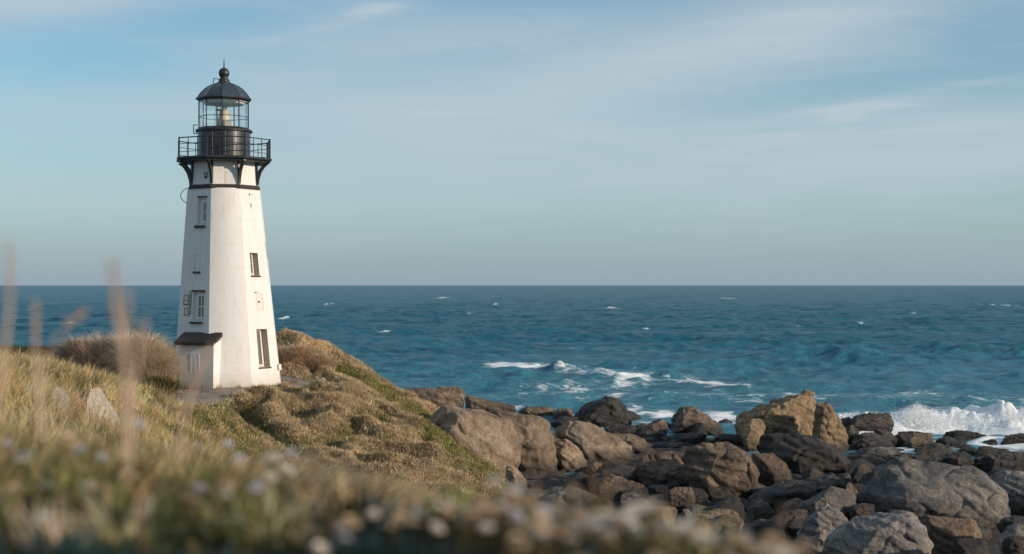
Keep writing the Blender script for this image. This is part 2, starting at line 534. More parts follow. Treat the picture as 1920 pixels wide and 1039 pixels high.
used, inv = np.unique(q, return_inverse=True)
me = np_mesh('gravel_path', np.stack([HX.ravel(), HYY.ravel(), hz], 1)[used], quads=inv.reshape(-1, 4), smooth=True)
tag(link('gravel_path', me, m), kind='structure')

# ------------------------------------------------------------------ sea
th_in = np.linspace(-27, 27, 800)
th = np.concatenate([np.linspace(-88, -28, 50), th_in, np.linspace(28, 88, 50)])
th = np.radians(th)
ds = [58.0]
while ds[-1] < 700: ds.append(ds[-1] * 1.0030)
while ds[-1] < 3000: ds.append(ds[-1] * 1.006)
while ds[-1] < 60000: ds.append(ds[-1] * 1.06)
ds = np.array(ds)
T, D = np.meshgrid(th, ds)
X = D * np.tan(np.clip(T, -1.2, 1.2)); Y = D.copy()
far = np.abs(T) > 1.2
X = np.where(far, D * np.sin(T) * 3.0, X); Y = np.where(far, D * np.cos(T) * 3.0, Y)
wr = np.random.default_rng(21)
Z = np.zeros_like(X); DX = np.zeros_like(X); DY = np.zeros_like(X)
gust = 0.75 + 0.5 * pn2(X, Y, 38, 4.4)
for i in range(70):
    Lw = 2.0 * (22 / 2.0) ** (i / 69.0)
    a = (0.0125 + 0.0075 * max(0.0, 1 - Lw / 9.0)) * Lw ** 0.60 * wr.uniform(0.6, 1.4)
    dirr = R(-90 + 12 + wr.normal() * 32)
    kx, ky = math.cos(dirr) * 2 * math.pi / Lw, math.sin(dirr) * 2 * math.pi / Lw
    ph = wr.uniform(0, 6.28)
    fade = np.clip(1.6 - D * 0.0035 / Lw * 2.2, 0, 1)
    arg = kx * X + ky * Y + ph + 0.9 * math.sin(i) * pn2(X, Y, 17, 1.0 + (i % 5))
    s = np.sin(arg); c = np.cos(arg)
    aa = a * fade * gust
    Z += aa * s
    DX += -aa * 0.8 * math.cos(dirr) * c * -1
    DY += -aa * 0.8 * math.sin(dirr) * c * -1
shore = sstep(70, 120, D)
Z *= 0.45 + 0.55 * shore
X0, Y0 = X.copy(), Y.copy()
X = X + DX * 0.8; Y = Y + DY * 0.8
foam = np.zeros_like(X)


def sea_d(py): return H * F / (py - HY)


churn = np.zeros_like(X)


def crest(pts, height, wid_front, wid_back, foam_amt=0.0, foam_back=1.5, foam_front=1.0, seed=0.0, boil=0.0):
    """swell whose crest follows pts (photo column, row at sea level)"""
    global Z, foam, churn
    w = [((a - 960) / F * sea_d(b), sea_d(b)) for a, b in pts]
    xs = np.array([p[0] for p in w]); ys = np.array([p[1] for p in w])
    cy = np.interp(X0, xs, ys)
    ln_ = xs[-1] - xs[0]
    inx = sstep(xs[0] - .12 * ln_, xs[0] + (.3 if not foam_amt else .08) * ln_, X0) * (1 - sstep(xs[-1] - (.3 if not foam_amt else .1) * ln_, xs[-1] + .12 * ln_, X0))
    cy = cy + 1.2 * pn2(X0, Y0 * 0, 7, seed + 1.1) + .25 * pn2(X0, Y0 * 0, 1.7, seed + 4.1)
    dy = Y0 - cy
    prof = np.where(dy < 0, np.exp(-(dy / wid_front) ** 2), np.exp(-(dy / wid_back) ** 2))
    var = 0.8 + 0.45 * pn2(X0, Y0 * 0, 6, seed + 2.2)
    Z = Z + height * prof * inx * var
    if boil: churn = np.maximum(churn, boil * prof * inx)
    if foam_amt:
        fp = np.where(dy < 0, np.exp(-(dy / foam_front) ** 2), np.exp(-(dy / foam_back) ** 2))
        fv = np.clip(0.86 + 0.7 * pn2(X0, Y0 * .4, 4.0, seed + 3.3), 0, 1.3)
        foam = np.maximum(foam, foam_amt * fp * inx * fv)


# the breaking wave on the right, the foamy swell in the middle, unbroken swells behind
crest([(1560, 806), (1640, 803), (1720, 802), (1800, 800), (1900, 802), (2200, 806)], 0.85, 1.3, 3.6, 1.8, 4.5, 6.0, 1.0, 1.0)
crest([(1840, 800), (1900, 801), (2100, 803)], 0.55, 0.9, 2.0, 1.2, 2.0, 2.0, 1.6, 1.0)
crest([(900, 688), (1000, 693), (1180, 712), (1400, 730)], 0.50, 3.0, 6, .88, 7.0, 3.2, 2.0)
crest([(1400, 676), (1520, 675), (1720, 680)], 1.9, 4.0, 8, 0.0, 1, 1, 3.0)
crest([(1480, 752), (1650, 752), (1900, 756)], 0.5, 2.4, 4, 0.48, 0.9, 0.9, 4.0)
crest([(640, 640), (800, 640), (1000, 637)], 0.8, 7, 9, 0, 1, 1, 5.0)
crest([(1000, 632), (1200, 634), (1300, 637)], 0.8, 7, 9, 0, 1, 1, 6.0)
crest([(1650, 607), (1800, 606), (1950, 606)], 1.0, 12, 14, 0, 1, 1, 7.0)
patches = [  # column, row, half width, half height, strength
    (1250, 774, 70, 8, .95), (1345, 782, 55, 18, 1.15), (1215, 785, 60, 8, .8), (1190, 768, 40, 5, .6), (1700, 822, 130, 16, 1.0), (1850, 830, 120, 16, .95),
    (1600, 812, 60, 12, .8), (1640, 790, 60, 8, .9), (1440, 742, 40, 3, .5), (1040, 728, 100, 12, .62), (1110, 748, 100, 10, .62), (1280, 738, 110, 9, .58), (1180, 722, 120, 9, .62),
    (950, 679, 50, 4.5, .85), (1060, 688, 45, 5, .6), (1190, 697, 60, 6, .85), (1310, 712, 60, 3.5, .7), (930, 768, 60, 4, .5), (1000, 776, 60, 4, .5),
    (1740, 850, 90, 8, .8), (1560, 775, 60, 6, .55), (1900, 760, 60, 5, .55), (1760, 742, 80, 3, .5), (1230, 760, 60, 5, .5),
]
for a, b, hw, hh, s in patches:
    d = sea_d(b)
    rx, ry = hw / F * d, hh * d * d / (H * F)
    q = ((X0 - (a - 960) / F * d) / rx) ** 2 + ((Y0 - d) / ry) ** 2
    foam = np.maximum(foam, np.where(d < 107, 1.22, 0.92) * s * np.exp(-q * 0.9) * np.clip(.85 + .9 * pn2(X0, Y0 * .45, 2.4, 8.1), .2, 1.25))
caps = [(830, 559, 13, 1.8), (1148, 579, 14, 2.2), (879, 590, 7, 1.8), (530, 598, 7, 2.4), (1874, 573, 10, 1.8), (1285, 613, 18, 1.8), (703, 617, 9, 1.8),
        (722, 622, 14, 1.6), (900, 630, 6, 2.0), (617, 571, 8, 1.4), (930, 572, 6, 1.4), (1607, 608, 8, 1.6), (1210, 617, 8, 1.4), (640, 616, 8, 1.2),
        (1360, 560, 9, 1.3), (1700, 588, 9, 1.3), (1500, 612, 9, 1.3), (130, 606, 9, 1.6), (60, 583, 9, 1.4), (1075, 658, 12, 1.8), (845, 677, 9, 1.6)]
for a, b, hw, hh in caps:
    d = sea_d(b)
    rx, ry = hw / F * d, max(hh * d * d / (H * F), d * 0.006)
    q = ((X0 - (a - 960) / F * d) / rx) ** 2 + ((Y0 - d) / ry) ** 2
    foam = np.maximum(foam, 0.98 * np.exp(-q) * np.clip(.9 + .8 * pn2(X0, Y0 * .3, 3.0, 1.9), .3, 1.2))
    Z += min(0.9, hh * 0.55 * d / F) * np.exp(-q * .6)
# churned foam stands up in lumps
lm = np.clip(foam - 0.55, 0, 1) * (0.12 * (1 - sstep(104, 112, D)) + 0.9 * churn)
Z += lm * (0.62 * np.clip(pn2(X0, Y0, 1.3, 2.7) + .15, -.3, .7) + 0.40 * np.abs(pn2(X0, Y0, .45, 6.1)) + .14 * pn2(X0, Y0, .2, 3.9))
# crests of the chop near the shore carry thin foam
foam = np.maximum(foam, (1 - sstep(80, 190, D)) * np.clip((Z - 0.22) * 1.5, 0, .5))
foam = np.maximum(foam, (1 - sstep(88, 185, D)) * np.clip(.36 + .34 * pn2(X0, Y0 * .5, 7.0, 5.5) + .16 * pn2(X0, Y0 * .4, 2.2, 2.5), .1, .62))
shal = 1 - sstep(88, 260, D)

m, nt, N, L, out = new_mat('sea_water')
geo = N('ShaderNodeNewGeometry')
at = N('ShaderNodeAttribute'); at.attribute_name = 'foam'
mp = N('ShaderNodeMapping'); mp.inputs['Scale'].default_value = (0.55, 1.0, 1.0); L(geo.outputs['Position'], mp.inputs['Vector'])
n1 = noise_tex(nt, mp.outputs[0], 1.5, 9, 0.68, 0.7)
n2 = noise_tex(nt, mp.outputs[0], 0.10, 5, 0.6, 0.5)
n3 = noise_tex(nt, mp.outputs[0], 0.8, 8, 0.62, 0.3)
n4 = noise_tex(nt, mp.outputs[0], 0.022, 4, 0.6)
f = mth(nt, 'ADD', at.outputs['Fac'], mth(nt, 'MULTIPLY', mth(nt, 'SUBTRACT', n1.outputs['Fac'], 0.5), 1.7))
fr = ramp(nt, f, [(0.46, 0.0), (0.78, 0.9), (1.0, 1.0)])
wc = ramp(nt, n2.outputs['Fac'], [(0.32, (0.006, 0.072, 0.112)), (0.55, (0.011, 0.112, 0.164)), (0.72, (0.018, 0.146, 0.196))]).outputs['Color']
sh = N('ShaderNodeAttribute'); sh.attribute_name = 'shallow'
wc = mixc(nt, mth(nt, 'MULTIPLY', sh.outputs['Fac'], 0.75), wc, (0.055, 0.200, 0.275))
thin = ramp(nt, at.outputs['Fac'], [(0.15, 0.0), (0.9, 0.5)])
wc = mixc(nt, thin.outputs['Color'], wc, (0.10, 0.26, 0.30))
w = N('ShaderNodeBsdfPrincipled')
L(wc, w.inputs['Base Color'])
w.inputs['Roughness'].default_value = 0.33
w.inputs['IOR'].default_value = 1.33
w.inputs['Specular IOR Level'].default_value = 0.20
hsum = mth(nt, 'ADD', mth(nt, 'MULTIPLY', n3.outputs['Fac'], 1.0), mth(nt, 'MULTIPLY', n4.outputs['Fac'], 6.0))
bp = N('ShaderNodeBump'); bp.inputs['Strength'].default_value = 1.0; bp.inputs['Distance'].default_value = 0.75
L(hsum, bp.inputs['Height']); L(bp.outputs['Normal'], w.inputs['Normal'])
fo = N('ShaderNodeBsdfPrincipled'); fo.inputs['Roughness'].default_value = 0.85
L(ramp(nt, n1.outputs['Fac'], [(0.3, (0.62, 0.70, 0.74)), (0.6, (0.88, 0.90, 0.90))]).outputs['Color'], fo.inputs['Base Color'])
fo.inputs['Subsurface Weight'].default_value = 0.0
bp2 = N('ShaderNodeBump'); bp2.inputs['Strength'].default_value = 0.8; bp2.inputs['Distance'].default_value = 0.25
L(n1.outputs['Fac'], bp2.inputs['Height']); L(bp2.outputs['Normal'], fo.inputs['Normal'])
mx = N('ShaderNodeMixShader'); L(fr.outputs['Color'], mx.inputs[0]); L(w.outputs[0], mx.inputs[1]); L(fo.outputs[0], mx.inputs[2])
L(mx.outputs[0], out.inputs['Surface'])
M['sea'] = m
me = np_mesh('sea', np.stack([X.ravel(), Y.ravel(), Z.ravel()], 1), quads=grid_quads(len(ds), len(th)), smooth=True, floats={'foam': foam.ravel(), 'shallow': shal.ravel()})
tag(link('sea', me, m), kind='structure')

# spray thrown up along the breaking wave
mfo = simple_mat('foam_spray', (0.86, 0.89, 0.90), 0.8, 0, 0.05, 8, 0)
sp = np.random.default_rng(5)
n = 32000
pxs = sp.choice([1590, 1640, 1700, 1712, 1726, 1735, 1750, 1780, 1830, 1890, 1912], n, p=[.06, .08, .14, .14, .12, .08, .08, .08, .08, .08, .06]) + sp.normal(0, 16, n)
dd = sea_d(803) + sp.normal(.9, 1.0, n)
xx = (pxs - 960) / F * dd
topz = np.interp(pxs, [1560, 1600, 1660, 1700, 1722, 1740, 1800, 1860, 1920, 2000], [.4, .7, .6, .85, 1.15, .8, .6, .75, 1.0, .8])
zz = topz * (sp.beta(1.6, 2.6, n)) * 1.35 + 0.15
oct_v = np.array([[1, 0, 0], [-1, 0, 0], [0, 1, 0], [0, -1, 0], [0, 0, 1], [0, 0, -1]], float)
oct_f = np.array([[0, 2, 4], [2, 1, 4], [1, 3, 4], [3, 0, 4], [2, 0, 5], [1, 2, 5], [3, 1, 5], [0, 3, 5]])
sz = np.exp(sp.normal(math.log(0.0135), 0.5, n)) * (1.3 - 0.8 * np.clip(zz / 1.8, 0, 1))
v = np.stack([xx, dd, zz], 1)[:, None, :] + oct_v[None] * sz[:, None, None] * sp.uniform(.7, 1.5, (n, 1, 3))
fcs = (np.arange(n) * 6)[:, None, None] + oct_f[None]
tag(link('sea_spray', np_mesh('sea_spray', v.reshape(-1, 3), tris=fcs.reshape(-1, 3), smooth=True), mfo), 'white spray thrown up where the wave breaks on the right', 'spray', kind='stuff')

# ------------------------------------------------------------------ rocks
def rock_d(py):
    return 80 - (py - 835) * 0.2157 if py > 835 else min(H * F / (py - HY), 112)


_tmp = bpy.data.objects.new('tmp', bpy.data.meshes.new('tmp'))
col.objects.link(_tmp)
_rm = _tmp.modifiers.new('r', 'REMESH'); _rm.mode = 'VOXEL'
ROCKN = [0]


def hull_rock(pts, size, seed, rough=1.0, res=46, smooth_it=1, cuts=5):
    """convex hull -> trimmed corners -> remeshed, worn and cracked; returns verts, polys"""
    rr_ = random.Random(seed)
    bm = bmesh.new()
    for p in pts: bm.verts.new(p)
    bmesh.ops.convex_hull(bm, input=bm.verts[:])
    loose = [v for v in bm.verts if not v.link_faces]
    bmesh.ops.delete(bm, geom=loose, context='VERTS')
    cen = sum((v.co for v in bm.verts), Vector()) / len(bm.verts)
    for _ in range(cuts):                      # knock a few corners off
        nrm = Vector((rr_.uniform(-1, 1), rr_.uniform(-1, .1), rr_.uniform(-.5, .8))).normalized()
        ext = max((v.co - cen).dot(nrm) for v in bm.verts)
        bmesh.ops.bisect_plane(bm, geom=bm.verts[:] + bm.edges[:] + bm.faces[:], plane_co=cen + nrm * ext * (rr_.uniform(.66, .90) if cuts == 5 else rr_.uniform(.87, .97)), plane_no=nrm, clear_outer=True)
        bmesh.ops.holes_fill(bm, edges=[e for e in bm.edges if e.is_boundary])
    bmesh.ops.triangulate(bm, faces=bm.faces[:])
    bmesh.ops.recalc_face_normals(bm, faces=bm.faces[:])
    me = _tmp.data
    bm.to_mesh(me); bm.free(); me.update()
    _rm.voxel_size = max(size / res, 0.02)
    dg = bpy.context.evaluated_depsgraph_get(); dg.update()
    ev = _tmp.evaluated_get(dg)
    em = ev.to_mesh()
    n = len(em.vertices)
    co = np.empty(n * 3); em.vertices.foreach_get('co', co); co = co.reshape(-1, 3)
    polys = np.empty(len(em.polygons) * 4, dtype=np.int32)
    em.loops.foreach_get('vertex_index', polys)
    polys = polys.reshape(-1, 4)
    ed = np.empty(len(em.edges) * 2, dtype=np.int32); em.edges.foreach_get('vertices', ed); ed = ed.reshape(-1, 2)
    ev.to_mesh_clear()
    deg = np.bincount(ed.ravel(), minlength=n).astype(float)[:, None]

    def lap(c):
        s = np.stack([np.bincount(ed[:, 0], c[ed[:, 1], i], n) + np.bincount(ed[:, 1], c[ed[:, 0], i], n) for i in range(3)], 1)
        return s / np.maximum(deg, 1)
    for _ in range(smooth_it): co = co * 0.6 + lap(co) * 0.4

    def normals(c):
        a, b_, c_, d_ = (c[polys[:, i]] for i in range(4))
        fn = np.cross(c_ - a, d_ - b_)
        vn = np.zeros_like(c)
        for k_ in range(3): vn[:, k_] = sum(np.bincount(polys[:, i], fn[:, k_], n) for i in range(4))
        return vn / (np.linalg.norm(vn, axis=1)[:, None] + 1e-9)
    nv = normals(co)
    off = seed * 3.7
    s = size
    d1 = pn(co * (1.5 / s) + off)
    r1 = 1 - np.abs(pn(co * (3.0 / s) + off + 9)) * 2.2
    d2 = pn(co * (6.5 / s) + off + 4)
    d3 = pn(co * (15 / s) + off + 2)
    # ledges: the surface steps in along tilted beds
    bed = (co @ np.array([.35, .2, .9])) * (6.0 / s) + d1 * 1.2
    st = np.abs((bed % 1.0) - 0.5) - 0.25
    disp = s * (0.020 * d1 - 0.030 * np.clip(r1, 0, 1) ** 5 + 0.011 * d2 + 0.009 * d3 + 0.034 * np.clip(st * 3, -.25, .25)) * rough
    co = co + nv * disp[:, None]
    return co, polys


def rock(label, outline, mat, d=None, front=(), tf=.32, tb=.55, ext=.45, rough=1.0, res=46, group=None, name='boulder', cat='boulder', smooth_it=1, cuts=5):
    pys = [p[1] for p in outline]; pxs_ = [p[0] for p in outline]
    if d is None: d = rock_d(max(pys))
    wpx = max(pxs_) - min(pxs_); hpx = max(pys) - min(pys)
    wid = wpx / F * d; hei = hpx / F * d
    size = (wid * hei) ** .5
    depth = min(wid, 2.2 * hei)
    dm = d + tf * depth
    cxp, cyp = sum(pxs_) / len(pxs_), sum(pys) / len(pys)
    pts = [P(a, b_, dm) for a, b_ in outline]
    pts += [P(cxp + (a - cxp) * .8, cyp + (b_ - cyp) * .8 + hpx * .03, dm + tb * depth) for a, b_ in outline]
    if front:
        pts += [P(a, b_, d) for a, b_ in front]
    else:
        pts += [P(cxp - wpx * .13 + (a - cxp) * .50, cyp + (b_ - cyp) * .55 + hpx * .16, d) for a, b_ in outline]
    low = [p for p in outline if p[1] > cyp]
    for a, b_ in low:
        q = P(cxp + (a - cxp) * .9, b_, dm); q.z -= ext * hei; pts.append(q)
        q = P(cxp + (a - cxp) * .8, b_, dm + tb * depth * .8); q.z -= ext * hei; pts.append(q)
        q = P(cxp + (a - cxp) * .6, b_, d + .1 * depth); q.z -= ext * hei * .8; pts.append(q)
    ROCKN[0] += 1
    co, polys = hull_rock(pts, size, ROCKN[0], rough, res, smooth_it, cuts)
    base = Vector((co[:, 0].mean(), co[:, 1].mean(), co[:, 2].min()))
    me = np_mesh(name, co - np.array(base), quads=polys, smooth=True)
    o = link(name, me, M[mat]); o.location = base
    return tag(o, label, cat, group or 'boulders of the rocky shore')


# tan granite beside the green slope
rock('large smooth tan boulder emerging from the green slope, nearest the tower side', [(790, 762), (808, 760), (848, 758), (905, 767), (958, 788), (983, 820), (969, 855), (950, 871), (915, 860), (840, 850)], 'tan',
     d=64.5, front=[(835, 795), (872, 850), (905, 862), (850, 775)], res=64, rough=.8, cuts=6)
rock('tall tan boulder with a sharp upright edge right of the large smooth one', [(915, 768), (945, 769), (987, 774), (1030, 787), (1034, 812), (1049, 862), (1048, 908), (1022, 916), (988, 896), (965, 873)], 'tan',
     d=66, front=[(972, 850), (992, 893), (1004, 812), (1016, 906)], res=64, rough=.9, cuts=6)
rock('tan boulder with a dark hollow in its face', [(1034, 816), (1065, 824), (1100, 844), (1104, 865), (1094, 886), (1066, 909), (1040, 912)], 'tan', d=68, res=36)
rock('small tan upright stone at the foot of the green slope', [(946, 872), (970, 874), (989, 898), (981, 921), (957, 905)], 'tan', d=62, res=28)
rock('low blue grey slab half hidden by blurred flowers in the middle', [(972, 935), (1000, 924), (1048, 910), (1085, 915), (1150, 940), (1176, 968), (1160, 1000), (1000, 1000)], 'blue', d=55, front=[(1000, 950), (1090, 940), (1150, 975)], ext=.1)
rock('broad tan boulder with a lit sloping top and shaded underside', [(1034, 801), (1060, 787), (1087, 787), (1115, 797), (1142, 814), (1188, 836), (1192, 853), (1176, 880), (1161, 891), (1128, 886), (1100, 855), (1050, 830)], 'tan',
     d=70.5, front=[(1090, 835), (1120, 880), (1150, 860)], res=60, rough=.85, cuts=6)
rock('tan slab lying behind the broad sloping boulder', [(1141, 812), (1181, 814), (1216, 823), (1240, 845), (1200, 856), (1160, 850)], 'tan', d=74)
rock('dark pyramid shaped rock with a brown lit right face', [(1073, 782), (1095, 758), (1136, 742), (1143, 749), (1161, 745), (1172, 758), (1184, 790), (1176, 797), (1110, 799)], 'dark',
     d=88, front=[(1143, 752), (1146, 796), (1176, 792), (1090, 785)], res=56, cuts=8)
rock('low dark wedge at the right foot of the pyramid rock', [(1172, 765), (1199, 777), (1208, 788), (1184, 796), (1165, 790)], 'dark', d=92)
rock('small brown lit stone left of the arched brown rock', [(1198, 802), (1238, 787), (1257, 787), (1251, 813), (1212, 816)], 'brown', d=84)
rock('arched dark brown rock in front of white foam', [(1251, 780), (1271, 762), (1300, 762), (1320, 777), (1328, 791), (1361, 801), (1368, 810), (1320, 814), (1253, 812)], 'brown', d=86, front=[(1275, 775), (1300, 775), (1318, 800), (1262, 806)], res=56)
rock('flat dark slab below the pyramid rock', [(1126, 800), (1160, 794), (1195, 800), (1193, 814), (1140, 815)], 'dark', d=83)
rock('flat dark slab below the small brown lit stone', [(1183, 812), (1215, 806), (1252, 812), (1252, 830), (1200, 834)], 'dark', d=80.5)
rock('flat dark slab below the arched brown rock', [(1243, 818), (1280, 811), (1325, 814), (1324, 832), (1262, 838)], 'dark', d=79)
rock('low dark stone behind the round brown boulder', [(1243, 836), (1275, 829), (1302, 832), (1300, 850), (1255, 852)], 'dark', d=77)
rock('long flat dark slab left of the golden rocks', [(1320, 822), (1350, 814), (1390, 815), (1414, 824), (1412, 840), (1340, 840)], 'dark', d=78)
rock('angular brown boulder with a stepped lit top', [(1194, 858), (1220, 850), (1259, 843), (1280, 862), (1295, 879), (1281, 908), (1251, 923), (1226, 916), (1194, 884)], 'brown',
     d=62, front=[(1228, 892), (1286, 884), (1270, 912), (1240, 918)], res=60, cuts=8)
rock('big round brown boulder in the middle of the shore', [(1273, 852), (1314, 829), (1363, 829), (1384, 841), (1407, 851), (1423, 888), (1413, 915), (1378, 932), (1342, 936), (1305, 916), (1290, 882)], 'brown',
     d=59, front=[(1314, 872), (1350, 860), (1404, 858), (1414, 890), (1385, 922), (1345, 926), (1318, 905)], res=68, rough=1.15, cuts=8)
rock('small brown boulder touching the right side of the big round one', [(1407, 850), (1447, 849), (1477, 870), (1491, 888), (1464, 901), (1434, 914), (1420, 900)], 'brown', d=63, res=36)
rock('wide dark boulder in front of the golden rocks', [(1412, 840), (1425, 814), (1460, 809), (1520, 814), (1571, 838), (1593, 860), (1596, 880), (1560, 892), (1500, 892), (1470, 872)], 'dark',
     d=66, front=[(1480, 850), (1560, 845), (1588, 872), (1500, 884)], res=46, cuts=8)
rock('tall golden slab rock rising to a point over the sea', [(1376, 780), (1400, 768), (1449, 751), (1512, 733), (1527, 736), (1534, 798), (1520, 818), (1455, 826), (1380, 815)], 'gold',
     d=77, front=[(1436, 774), (1470, 756), (1446, 818), (1470, 824)], res=80, rough=1.4, cuts=6, tf=.5)
rock('small golden stone leaning on the left of the pointed golden rock', [(1383, 802), (1408, 785), (1433, 781), (1436, 801), (1422, 827), (1400, 832)], 'gold', d=75, res=30)
rock('upright golden rock split from the right of the pointed one', [(1530, 756), (1560, 751), (1577, 791), (1592, 817), (1586, 852), (1540, 850), (1522, 820), (1533, 800)], 'gold', d=75, front=[(1542, 772), (1548, 770), (1536, 825), (1550, 848)], res=64, rough=1.1, cuts=6)
rock('flat topped dark rock standing in the surf', [(1592, 795), (1600, 780), (1625, 774), (1668, 775), (1678, 795), (1675, 802), (1600, 803)], 'dark', d=86.5, tf=.2, tb=.3, cuts=3)
rock('low dark rock joined to the left of the surf rock', [(1574, 783), (1590, 780), (1606, 788), (1604, 802), (1578, 802)], 'dark', d=87)
rock('rounded dark stone at the right foot of the golden rocks', [(1584, 800), (1600, 795), (1613, 808), (1608, 822), (1586, 824)], 'dark', d=80)
rock('wide dark rock right of the upright golden rock', [(1586, 842), (1597, 815), (1640, 808), (1672, 818), (1694, 842), (1660, 850), (1600, 850)], 'dark', d=76)
rock('dark peaked stone between the surf rock and the flat blue slab', [(1630, 815), (1645, 803), (1665, 806), (1686, 824), (1660, 828)], 'dark', d=79)
rock('brown peaked stone before the spray', [(1689, 836), (1714, 812), (1746, 811), (1754, 826), (1725, 840)], 'brown', d=77)
rock('thin dark reef awash left of centre in the surf', [(1676, 819), (1685, 809), (1720, 808), (1748, 812), (1752, 820)], 'dark', d=84, name='reef', cat='reef', group='low reefs in the surf', tf=.15, tb=.2, ext=1.0)
rock('long low dark reef running through the white surf', [(1750, 822), (1765, 808), (1800, 806), (1835, 811), (1858, 820), (1850, 826)], 'dark', d=82.5, name='reef', cat='reef', group='low reefs in the surf', tf=.15, tb=.2, ext=1.0)
rock('low reef cut by the right edge of the picture', [(1872, 828), (1882, 816), (1915, 812), (1960, 815), (1960, 828)], 'dark', d=80.5, name='reef', cat='reef', group='low reefs in the surf', tf=.15, tb=.2, ext=1.0)
rock('sloping dark reef in front of the long low one', [(1750, 845), (1765, 824), (1800, 826), (1850, 840), (1852, 848)], 'dark', d=77, name='reef', cat='reef', group='low reefs in the surf', tf=.15, tb=.25, ext=.8)
rock('small dark reef tip under the surf at right', [(1845, 852), (1862, 839), (1890, 841), (1905, 852)], 'dark', d=76, name='reef', cat='reef', group='low reefs in the surf', tf=.2, tb=.3, ext=.8)
rock('blocky dark brown rock right of the flat blue slab', [(1711, 856), (1725, 832), (1768, 830), (1790, 848), (1780, 860), (1730, 862)], 'dark', d=73)
rock('flat blue grey slab behind the largest boulder', [(1584, 850), (1610, 840), (1680, 838), (1696, 852), (1668, 868), (1600, 870)], 'blue', d=72, tb=.4)
rock('brown stone at the right end of the flat blue slab', [(1652, 872), (1668, 854), (1700, 848), (1718, 866), (1690, 880)], 'brown', d=69.5)
rock('dark stone behind the top of the largest boulder', [(1700, 860), (1715, 848), (1750, 848), (1768, 866), (1730, 878)], 'dark', d=70)
rock('dark rounded boulder behind the right shoulder of the largest boulder', [(1755, 870), (1775, 851), (1808, 846), (1832, 860), (1841, 884), (1790, 886)], 'dark', d=68)
rock('broad dark rock at the right edge below the surf', [(1828, 872), (1850, 850), (1900, 846), (1960, 848), (1965, 890), (1850, 890)], 'dark', d=68)
rock('brown stone just left of the largest boulder top', [(1595, 890), (1610, 869), (1632, 872), (1640, 893), (1615, 902)], 'brown', d=65)
rock('dark low stone touching the left of the largest boulder', [(1606, 905), (1622, 886), (1655, 880), (1660, 900), (1625, 920)], 'dark', d=62)
rock('largest boulder, grey brown with a broad sloping top', [(1600, 930), (1661, 870), (1684, 857), (1723, 865), (1821, 873), (1851, 892), (1900, 932), (1907, 961), (1842, 982), (1746, 968), (1628, 966)], 'blue',
     d=50, front=[(1700, 935), (1762, 926), (1890, 938), (1896, 960), (1842, 974), (1760, 962)], res=85, rough=.85, cuts=6)
rock('pale grey boulder cut by the right edge behind the largest boulder', [(1843, 884), (1880, 879), (1930, 886), (1960, 900), (1960, 950), (1915, 945), (1895, 920)], 'pale', d=55, res=34)
rock('long slanting dark slab left of the blue grey boulder', [(1405, 928), (1468, 901), (1530, 897), (1590, 888), (1598, 902), (1587, 916), (1514, 945), (1433, 982), (1409, 964)], 'dark',
     d=54, front=[(1412, 940), (1470, 925), (1550, 915), (1500, 950), (1430, 975)], res=64, cuts=8)
rock('smooth blue grey boulder left of the largest boulder', [(1495, 947), (1557, 911), (1583, 914), (1609, 926), (1602, 968), (1540, 965), (1505, 962)], 'blue', d=50, res=56, rough=.7)
rock('pointed pale stone leaning in the right foreground', [(1492, 1003), (1510, 971), (1550, 944), (1590, 971), (1575, 1000), (1550, 1018), (1530, 1028)], 'pale', d=41, front=[(1520, 985), (1548, 955), (1562, 985), (1530, 1015)], res=60, rough=1.1)
rock('broad pale grey boulder at the bottom right with a lit right end', [(1540, 1025), (1560, 995), (1602, 967), (1660, 960), (1708, 958), (1734, 987), (1751, 1022), (1745, 1050), (1560, 1060)], 'pale',
     d=37, front=[(1600, 1010), (1668, 1005), (1705, 975), (1738, 1015), (1735, 1045), (1610, 1050)], res=72, cuts=6)
rock('dark brown block under the largest boulder', [(1712, 966), (1770, 968), (1832, 974), (1852, 1014), (1846, 1038), (1770, 1052), (1740, 1000)], 'brown', d=40, res=56)
rock('rounded grey boulder in the bottom right corner', [(1870, 1012), (1890, 985), (1920, 977), (1955, 984), (1975, 1020), (1960, 1045), (1890, 1040)], 'pale', d=38.5, res=38, rough=.7)
rock('round grey stone left of the pointed pale stone', [(1412, 1003), (1430, 983), (1460, 982), (1478, 1004), (1460, 1020), (1425, 1020)], 'blue', d=42.5, rough=.7)
rock('small pale stone at the bottom edge behind the flowers', [(1430, 1020), (1448, 1008), (1474, 1009), (1484, 1026), (1450, 1034)], 'pale', d=40)
rock('small dark stone behind the pointed pale stone', [(1462, 995), (1480, 974), (1512, 968), (1510, 990), (1480, 1004)], 'dark', d=43.5)
rock('dark wedge under the smooth blue grey boulder', [(1432, 980), (1468, 955), (1520, 953), (1515, 975), (1470, 992)], 'dark', d=46.5)
rock('wide brown rock behind the blurred flowers at bottom centre', [(1256, 985), (1320, 957), (1386, 953), (1405, 968), (1410, 990), (1404, 1012), (1290, 1018)], 'brown', d=45, front=[(1300, 985), (1380, 968), (1400, 995), (1320, 1010)], res=60)
rock('left knob of brown rock beside the wide brown rock', [(1291, 1010), (1314, 978), (1340, 994), (1346, 1012), (1310, 1022)], 'brown', d=43.2)
rock('right knob of brown rock beside the wide brown rock', [(1342, 1010), (1364, 976), (1386, 984), (1400, 1008), (1370, 1022)], 'brown', d=42.7)
rock('small pale block lying on dark stones at centre', [(1276, 970), (1279, 954), (1296, 953), (1299, 970), (1288, 976)], 'pale', d=48.5)
rock('thin dark slab beneath the big round brown boulder', [(1330, 950), (1345, 936), (1400, 932), (1412, 945), (1380, 958)], 'dark', d=53)
rock('flat dark slab behind the small pale block', [(1300, 962), (1312, 949), (1356, 950), (1366, 962), (1330, 970)], 'dark', d=50.5)
